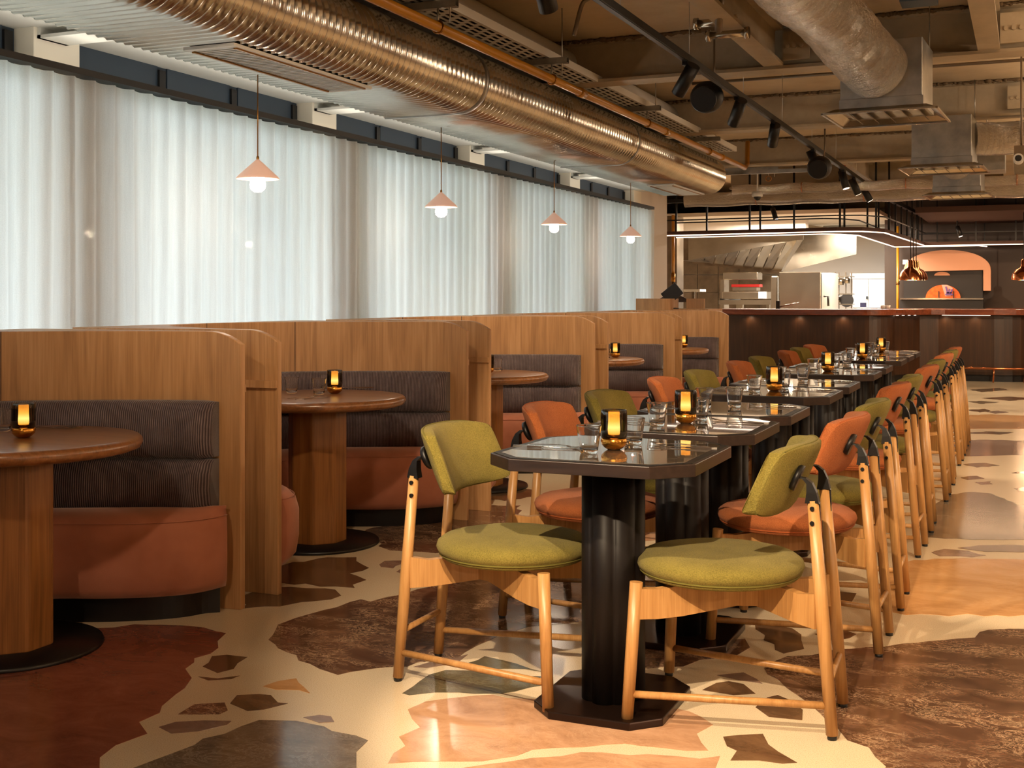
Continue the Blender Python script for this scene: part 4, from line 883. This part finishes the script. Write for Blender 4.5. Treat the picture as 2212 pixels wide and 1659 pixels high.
# stainless back wall panels
t = thing('steel_splashback', 'stainless steel splashback panels behind the cooking line', 'splashback')
for k in range(5):
    for r_ in range(3): pbox(1462 + 45*k, 556 + 38*r_, 1506 + 45*k, 593.4 + 38*r_, 25.95, .04, 'panel', 'stainless_dark', t)
# hood
def pl3(pts, Y): return [aty(x, y, Y) for x, y in pts]
t = thing('extractor_hood', 'large stainless extractor hood with sloping baffle filters', 'hood')
A = pl3([(1462, 490), (1487, 490), (1487, 562), (1462, 562)], 21.6)
m = MB(); m.add(A + [p + Vector((0, 1.6, 0)) for p in A], [(3, 2, 1, 0), (4, 5, 6, 7), (1, 2, 6, 5), (0, 4, 7, 3), (2, 3, 7, 6)]); m.build('left_side', 'stainless_dark', t)
A = pl3([(1487, 488), (1735, 484), (1735, 518), (1720, 519), (1487, 562)], 21.4)
m = MB(); m.add(A + [p + Vector((0, .03, 0)) for p in A], [(4, 3, 2, 1, 0), (5, 6, 7, 8, 9)] + [(k, (k+1) % 5, 5 + (k+1) % 5, 5 + k) for k in range(5)]); m.build('front_panel', 'stainless', t)
A = pl3([(1735, 484), (1850, 500), (1850, 549), (1690, 588), (1735, 518)], 22.2)
m = MB(); m.add(A + [p + Vector((0, .03, 0)) for p in A], [(4, 3, 2, 1, 0), (5, 6, 7, 8, 9)] + [(k, (k+1) % 5, 5 + (k+1) % 5, 5 + k) for k in range(5)]); m.build('right_panel', 'stainless', t)
for k in range(9):
    u0, u1 = k/9, (k+.86)/9
    P0 = aty(1500 + 190*u0, 566 + 21*u0, 23.6); P1 = aty(1500 + 190*u1, 566 + 21*u1, 23.6); Q0 = aty(1500 + 225*u0, 557 - 40*u0, 21.5); Q1 = aty(1500 + 225*u1, 557 - 40*u1, 21.5)
    m = MB(); m.add([P0, P1, Q1, Q0], [(0, 1, 2, 3)]); m.add([p + Vector((0, 0, .03)) for p in (P0, P1, Q1, Q0)], [(3, 2, 1, 0)]); m.build('baffle_filter', 'stainless_dark' if k % 2 else 'stainless', t)
P = [aty(1497, 567, 23.6), aty(1692, 589, 23.6)]; MB().bar(P[0], P[1], .08, .05).build('grease_lip', 'stainless_dark', t)
# equipment on the line
t = thing('combi_oven', 'big stainless combi oven with black door handle behind the bar', 'oven')
a = aty(1683, 668, 20.2); c = aty(1773, 587, 20.2)
MB().box(a.x, c.x, 20.2, 21.0, .85, c.z).build('body', 'stainless', t, .01)
d = aty(1796, 590, 20.2); MB().box(c.x+.005, d.x, 20.22, 21.0, .85, c.z-.02).build('door_edge', 'cold_white', t, .008)
h0 = aty(1786, 640, 20.15); MB().tube([(h0.x-.03, 20.2, h0.z), (h0.x-.03, 20.1, h0.z), (h0.x+.03, 20.08, h0.z), (h0.x+.035, 20.08, h0.z-.16)], .018, 8).build('door_handle', 'black_plastic', t)
t = thing('salamander_grill', 'wall-hung steel salamander grill left of the combi oven', 'grill')
pbox(1562, 588, 1636, 604, 22.0, .45, 'hood_box', 'stainless', t, .01); pbox(1556, 604, 1564, 0, 22.0, .4, 'side_post', 'stainless', t); pbox(1580, 614, 1640, 620, 22.1, .3, 'red_rack', 'red_pipe', t); pbox(1582, 621, 1634, 628, 22.05, .35, 'tray', 'stainless', t)
t = thing('griddle', 'low steel griddle with black hose below the salamander', 'griddle')
pbox(1560, 630, 1655, 646, 21.6, .6, 'body', 'stainless', t, .01); pbox(1638, 630, 1655, 645, 21.55, .06, 'control_box', 'cold_white', t); q = aty(1556, 647, 21.5); w_ = aty(1600, 648, 21.5); MB().tube([q, q + Vector((.1, 0, -.02)), w_], .02, 8).build('hose', 'black_plastic', t)
t = thing('steel_counter', 'stainless work counter under the griddle', 'counter'); pbox(1552, 648, 1665, 658, 21.4, .9, 'worktop', 'stainless', t); pbox(1590, 658, 1604, 0, 21.5, .1, 'leg', 'stainless', t); pbox(1655, 658, 1662, 0, 21.5, .1, 'leg', 'stainless', t)
t = thing('heat_shelf', 'white lit heat shelf on a single post at the left of the pass', 'shelf'); pbox(1462, 625, 1512, 630, 19.4, .4, 'shelf_plate', 'white_plastic', t); pbox(1494, 630, 1500, 0, 19.5, .05, 'post', 'stainless_dark', t)
tag(pbox(1665, 596, 1679, 0, 20.6, .15, 'flue_pipe', 'stainless', None, .02), 'upright steel flue between griddle and combi oven', 'flue')
tag(MB().box(-2.9, -1.9, 22.3, 22.9, 0, 1.03).build('prep_counter', 'stainless', None, .01), 'steel prep counter in front of the cold room', 'counter')
t = thing('grill_tongs', 'steel tongs resting on a stand at the pass', 'tongs'); 
for dz in (0, 5): MB().cyl(aty(1684, 662+dz*.4, 18.0), aty(1718+dz*1.6, 655-dz*.2, 18.0), .008, 8).build('arm', 'stainless', t)
pbox(1676, 650, 1684, 668, 18.0, .06, 'stand', 'oven_black', t)
# shelf rack with pans
t = thing('pan_rack', 'open steel shelf rack of pans near the cold room door', 'rack')
for px in (1803, 1811, 1826, 1838): pbox(px, 588, px+2, 0, 22.4, .05, 'upright', 'stainless_dark', t)
for py in (596, 634, 656): pbox(1800, py, 1840, py+2.5, 22.35, .4, 'shelf', 'stainless', t)
for i, (px, py) in enumerate(((1807, 606), (1817, 607), (1830, 604), (1809, 645))):
    q = aty(px, py, 22.3); tag(MB().lathe([(0, 0), (.05, 0), (.055, .12), (.052, .12), (.048, .006), (0, .006)], 16, (q.x, 22.3, q.z-.07)).build('cooking_pot', 'stainless'), '%s small steel pot on the shelf rack from the left' % ORD[i], 'pot', 'pots on the rack')
q = aty(1826, 649, 22.2); tag(MB().cyl((q.x, 22.36, q.z), (q.x, 22.4, q.z), .12, 24).build('frying_pan', 'oven_black'), 'black round pan hanging on the shelf rack', 'pan')
# cold room
t = thing('cold_room', 'pale cold room front with double doors at the back of the kitchen', 'cold room')
pbox(1836, 590, 1912, 602, 24.6, .05, 'header', 'cold_white', t); pbox(1842, 603, 1875.5, 0, 24.6, .05, 'door', 'cold_white', t); pbox(1876.5, 603, 1912, 0, 24.6, .05, 'door', 'cold_white', t); pbox(1871, 640, 1874, 646, 24.55, .05, 'latch', 'black_plastic', t)
tag(pbox(1858, 654, 1870, 664, 22.5, .1, 'recipe_box', 'navy'), 'small navy box on the counter before the cold room', 'box')
pbx = [(1905, 1), (1917, 2)]
for i, px in enumerate((1908, 1917)): q = aty(px, 667, 18.6); tag(MB().lathe([(0, 0), (.035, 0), (.045, .05), (.04, .05), (0, .02)], 14, (q.x, 18.6, 1.036)).build('side_bowl', 'white_plastic'), '%s white bowl on the bar counter by the dark wall' % ('left' if i == 0 else 'right'), 'bowl', 'bowls on the bar')
t = thing('wall_lamp', 'round glowing disc lamp on the white wall past the curtain', 'lamp'); q = aty(1417, 527, 14.9); MB().cyl((q.x, 14.62, q.z), (q.x, 14.58, q.z), .085, 28).build('disc', 'bulb_glow', t); MB().cyl((q.x, 14.6, q.z), (q.x, 14.65, q.z), .05, 20).build('mount', 'antique_brass', t)
# spotlight heads inside the kitchen
for i, (px, py, yv) in enumerate(((1669, 462, 17.0), (2068, 500, 20.3))):
    p = aty(px, py, yv); t = thing('kitchen_spotlight', '%s black spotlight under the kitchen soffit' % ('left' if i == 0 else 'right'), 'spotlight', p, 0, 'kitchen spotlights')
    MB().cyl((0, 0, .08), (.05, -.02, -.08), .035, 16).build('housing', 'black_metal', t); MB().cyl((0, 0, .07), (0, 0, .3), .012, 8).build('stem', 'black_metal', t); MB().cyl((.05, -.02, -.08), (.0505, -.0202, -.0815), .03, 16).build('lens', 'lens_glow', t)
# ---- pizza oven
OY = 20.9
t = thing('pizza_oven', 'arched plaster pizza oven with black hatch and orange mosaic mouth', 'oven', (0, 0, 0))
L0, R0, TP = aty(1952, 610, OY), aty(2140, 610, OY), aty(2046, 540, OY); BT = aty(2140, 628, OY).z; cxo = (L0.x+R0.x)/2; ro = (R0.x-L0.x)/2
h0 = aty(2046, 586, OY).z
ap = [(cxo + ro*cos(RAD(180-a*180/24)), h0 + (TP.z-h0)*sin(RAD(a*180/24))**.85) for a in range(25)] + [(R0.x, BT), (aty(2124, 628, OY).x, BT), (aty(2124, 583, OY).x, aty(2124, 583, OY).z)]
n = len(ap); m = MB(); m.add([(x, OY, z) for x, z in ap] + [(x, 21.29, z) for x, z in ap], [tuple(range(n)), tuple(range(2*n-1, n-1, -1))] + [(k, n+k, n+(k+1) % n, (k+1) % n) for k in range(n)]); m.build('plaster_arch', 'pink_plaster', t)
pbox(1952, 584, 2123, 644, OY+.12, .26, 'black_front', 'oven_black', t); pbox(1944, 644, 2124, 647, OY-.08, .3, 'steel_ledge', 'stainless', t); pbox(1944, 647, 2124, 672, OY+.05, .32, 'lower_front', 'oven_black', t)
def halfdisc(pxc, pyb, rpx, hpx, Y, name, mat, dep=.03):
    c = aty(pxc, pyb, Y); e = aty(pxc+rpx, pyb-hpx, Y); rx, rz = e.x-c.x, e.z-c.z; P = [(c.x + rx*cos(pi*k/20), c.z + rz*sin(pi*k/20)) for k in range(21)]
    k_ = len(P); m = MB(); m.add([(x, Y, z) for x, z in P] + [(x, Y+dep, z) for x, z in P], [tuple(range(k_-1, -1, -1)), tuple(range(k_, 2*k_))] + [(k, (k+1) % k_, k_ + (k+1) % k_, k_ + k) for k in range(k_)]); return m.build(name, mat, t)
halfdisc(2037, 644, 38, 29, OY+.08, 'mosaic_mouth', 'orange_mosaic'); halfdisc(2035, 595, 17, 8, OY+.1, 'flue_plate', 'pink_plaster')
W_ = pl3([(2034, 615), (2046, 615), (2058, 622), (2054, 640), (2042, 640)], OY+.07); m = MB(); m.add(W_ + [p + Vector((0, .012, 0)) for p in W_], [tuple(range(4, -1, -1)), tuple(range(5, 10))] + [(k, (k+1) % 5, 5+(k+1) % 5, 5+k) for k in range(5)]); m.build('pink_emblem', 'pink_paint', t)
for a_, c_ in (((2043, 619), (2047, 634)), ((2051, 624), (2049, 634)), ((2057, 625), (2053, 635)), ((2042, 636), (2058, 636)), ((2044, 633), (2056, 632))): MB().bar(aty(*a_, OY+.065), aty(*c_, OY+.065), .022, .012, (0, 1, 0)).build('purple_stroke', 'purple_paint', t)
for px in (2028, 2060): pbox(px-1, 629, px+1, 644, OY+.068, .012, 'dark_stroke', 'oven_black', t)
p = aty(1939, 600, 21.1); t = thing('gas_riser', 'thin yellow gas pipe on the dark wall left of the pizza oven', 'pipe', (p.x, 21.12, 0)); MB().cyl((0, 0, 0), (0, 0, 2.4), .022, 10).build('pipe', 'gas_pipe_yellow', t); MB().cyl((0, 0, 1.42), (0, 0, 1.46), .03, 10).build('joint', 'antique_brass', t)
tag(pbox(1950, 561, 1961, 571, 21.1, .06, 'wall_switch', 'white_plastic'), 'small grey switch box on the dark wall beside the oven', 'switch')
# copper heat lamps over the pass
for i, px in enumerate((1967, 1973, 1979, 2212)):
    Yq = 18.7 + (.35*i if i < 3 else 0); q = aty(px, 605, Yq); t = thing('heat_lamp', ('%s copper dome heat lamp in the cluster left of the oven' % ('front', 'middle', 'rear')[i]) if i < 3 else 'copper dome heat lamp cut by the right picture edge', 'lamp', (q.x, Yq, q.z), 0, 'copper heat lamps')
    MB().lathe([(.17, 0), (.168, .04), (.15, .1), (.11, .15), (.06, .175), (.045, .2), (.04, .28), (.02, .3), (.015, .3), (.05, .17), (.1, .14), (.14, .09), (.16, .03), (.165, 0)], 32).build('dome', 'copper', t)
    MB().cyl((0, 0, .3), (0, 0, 2.42-q.z), .007, 8).build('cord', 'black_plastic', t); MB().sphere((0, 0, .04), .045, 12).build('bulb', 'bulb_glow', t); point((q.x, Yq, q.z-.03), 9, .05, (1, .62, .34))
# kitchen strip light, and area lamps without fittings
t = thing('kitchen_ceiling_light', 'white strip light on the kitchen ceiling', 'light'); q = aty(1890, 560, 22.8); MB().box(q.x-.9, q.x+.5, 22.6, 22.9, 2.47, 2.515).build('diffuser', 'cold_white', t)
def area(loc, rot, sx, sy, power, col):
    d = bpy.data.lights.new('kitchen_area_lamp', 'AREA'); d.shape = 'RECTANGLE'; d.size = sx; d.size_y = sy; d.energy = power; d.color = col
    o = bpy.data.objects.new('kitchen_area_lamp', d); COL.objects.link(o); o.location = loc; o.rotation_euler = rot; return o
area((q.x-.2, 22.75, 2.46), (0, 0, 0), 1.3, .25, 60, (.9, .97, 1)); area((-3.4, 20.1, 2.46), (0, 0, 0), 2.2, .3, 340, (1, .84, .66)); area((-2.6, 23.5, 2.46), (0, 0, 0), 2.2, .3, 45, (.95, .97, 1))
area((-4.3, 22.7, 2.0), (0, 0, 0), 1.2, .3, 170, (1, .86, .66)); area((-.6, 19.6, 2.40), (0, 0, 0), 1.4, .2, 26, (1, .62, .36))  # the lamp under the hood is added to brighten the cooking line

# ================================================================== OUTSIDE THE WINDOWS
struct(MB().box(-60, -4.7, -30, 45, -.5, -.3).build('ground_outside', 'ground_outside'))
rt = random.Random(11)
for i, (x, y, h_) in enumerate(((-9.0, 10.9, 3.6), (-14, 22.0, 5.5))):
    t = thing('street_tree', 'leafy green tree blurred behind the %s curtain panel' % ('second' if i == 0 else 'third'), 'tree', (x, y, -.3), 0, 'trees outside')
    MB().tube([(0, 0, 0), (.05, .05, h_*.3), (0, 0, h_*.6)], .12, 10).build('trunk', 'bark', t)
    m = MB()
    for k in range(46):
        a = rt.uniform(0, 2*pi); rr = rt.uniform(.2, 1.5); m.sphere((rr*cos(a), rr*sin(a), h_*.72 + rt.uniform(-1.2, 1.1)), rt.uniform(.3, .55), 8, (1, 1, .8))
    m.build('crown', 'foliage', t)
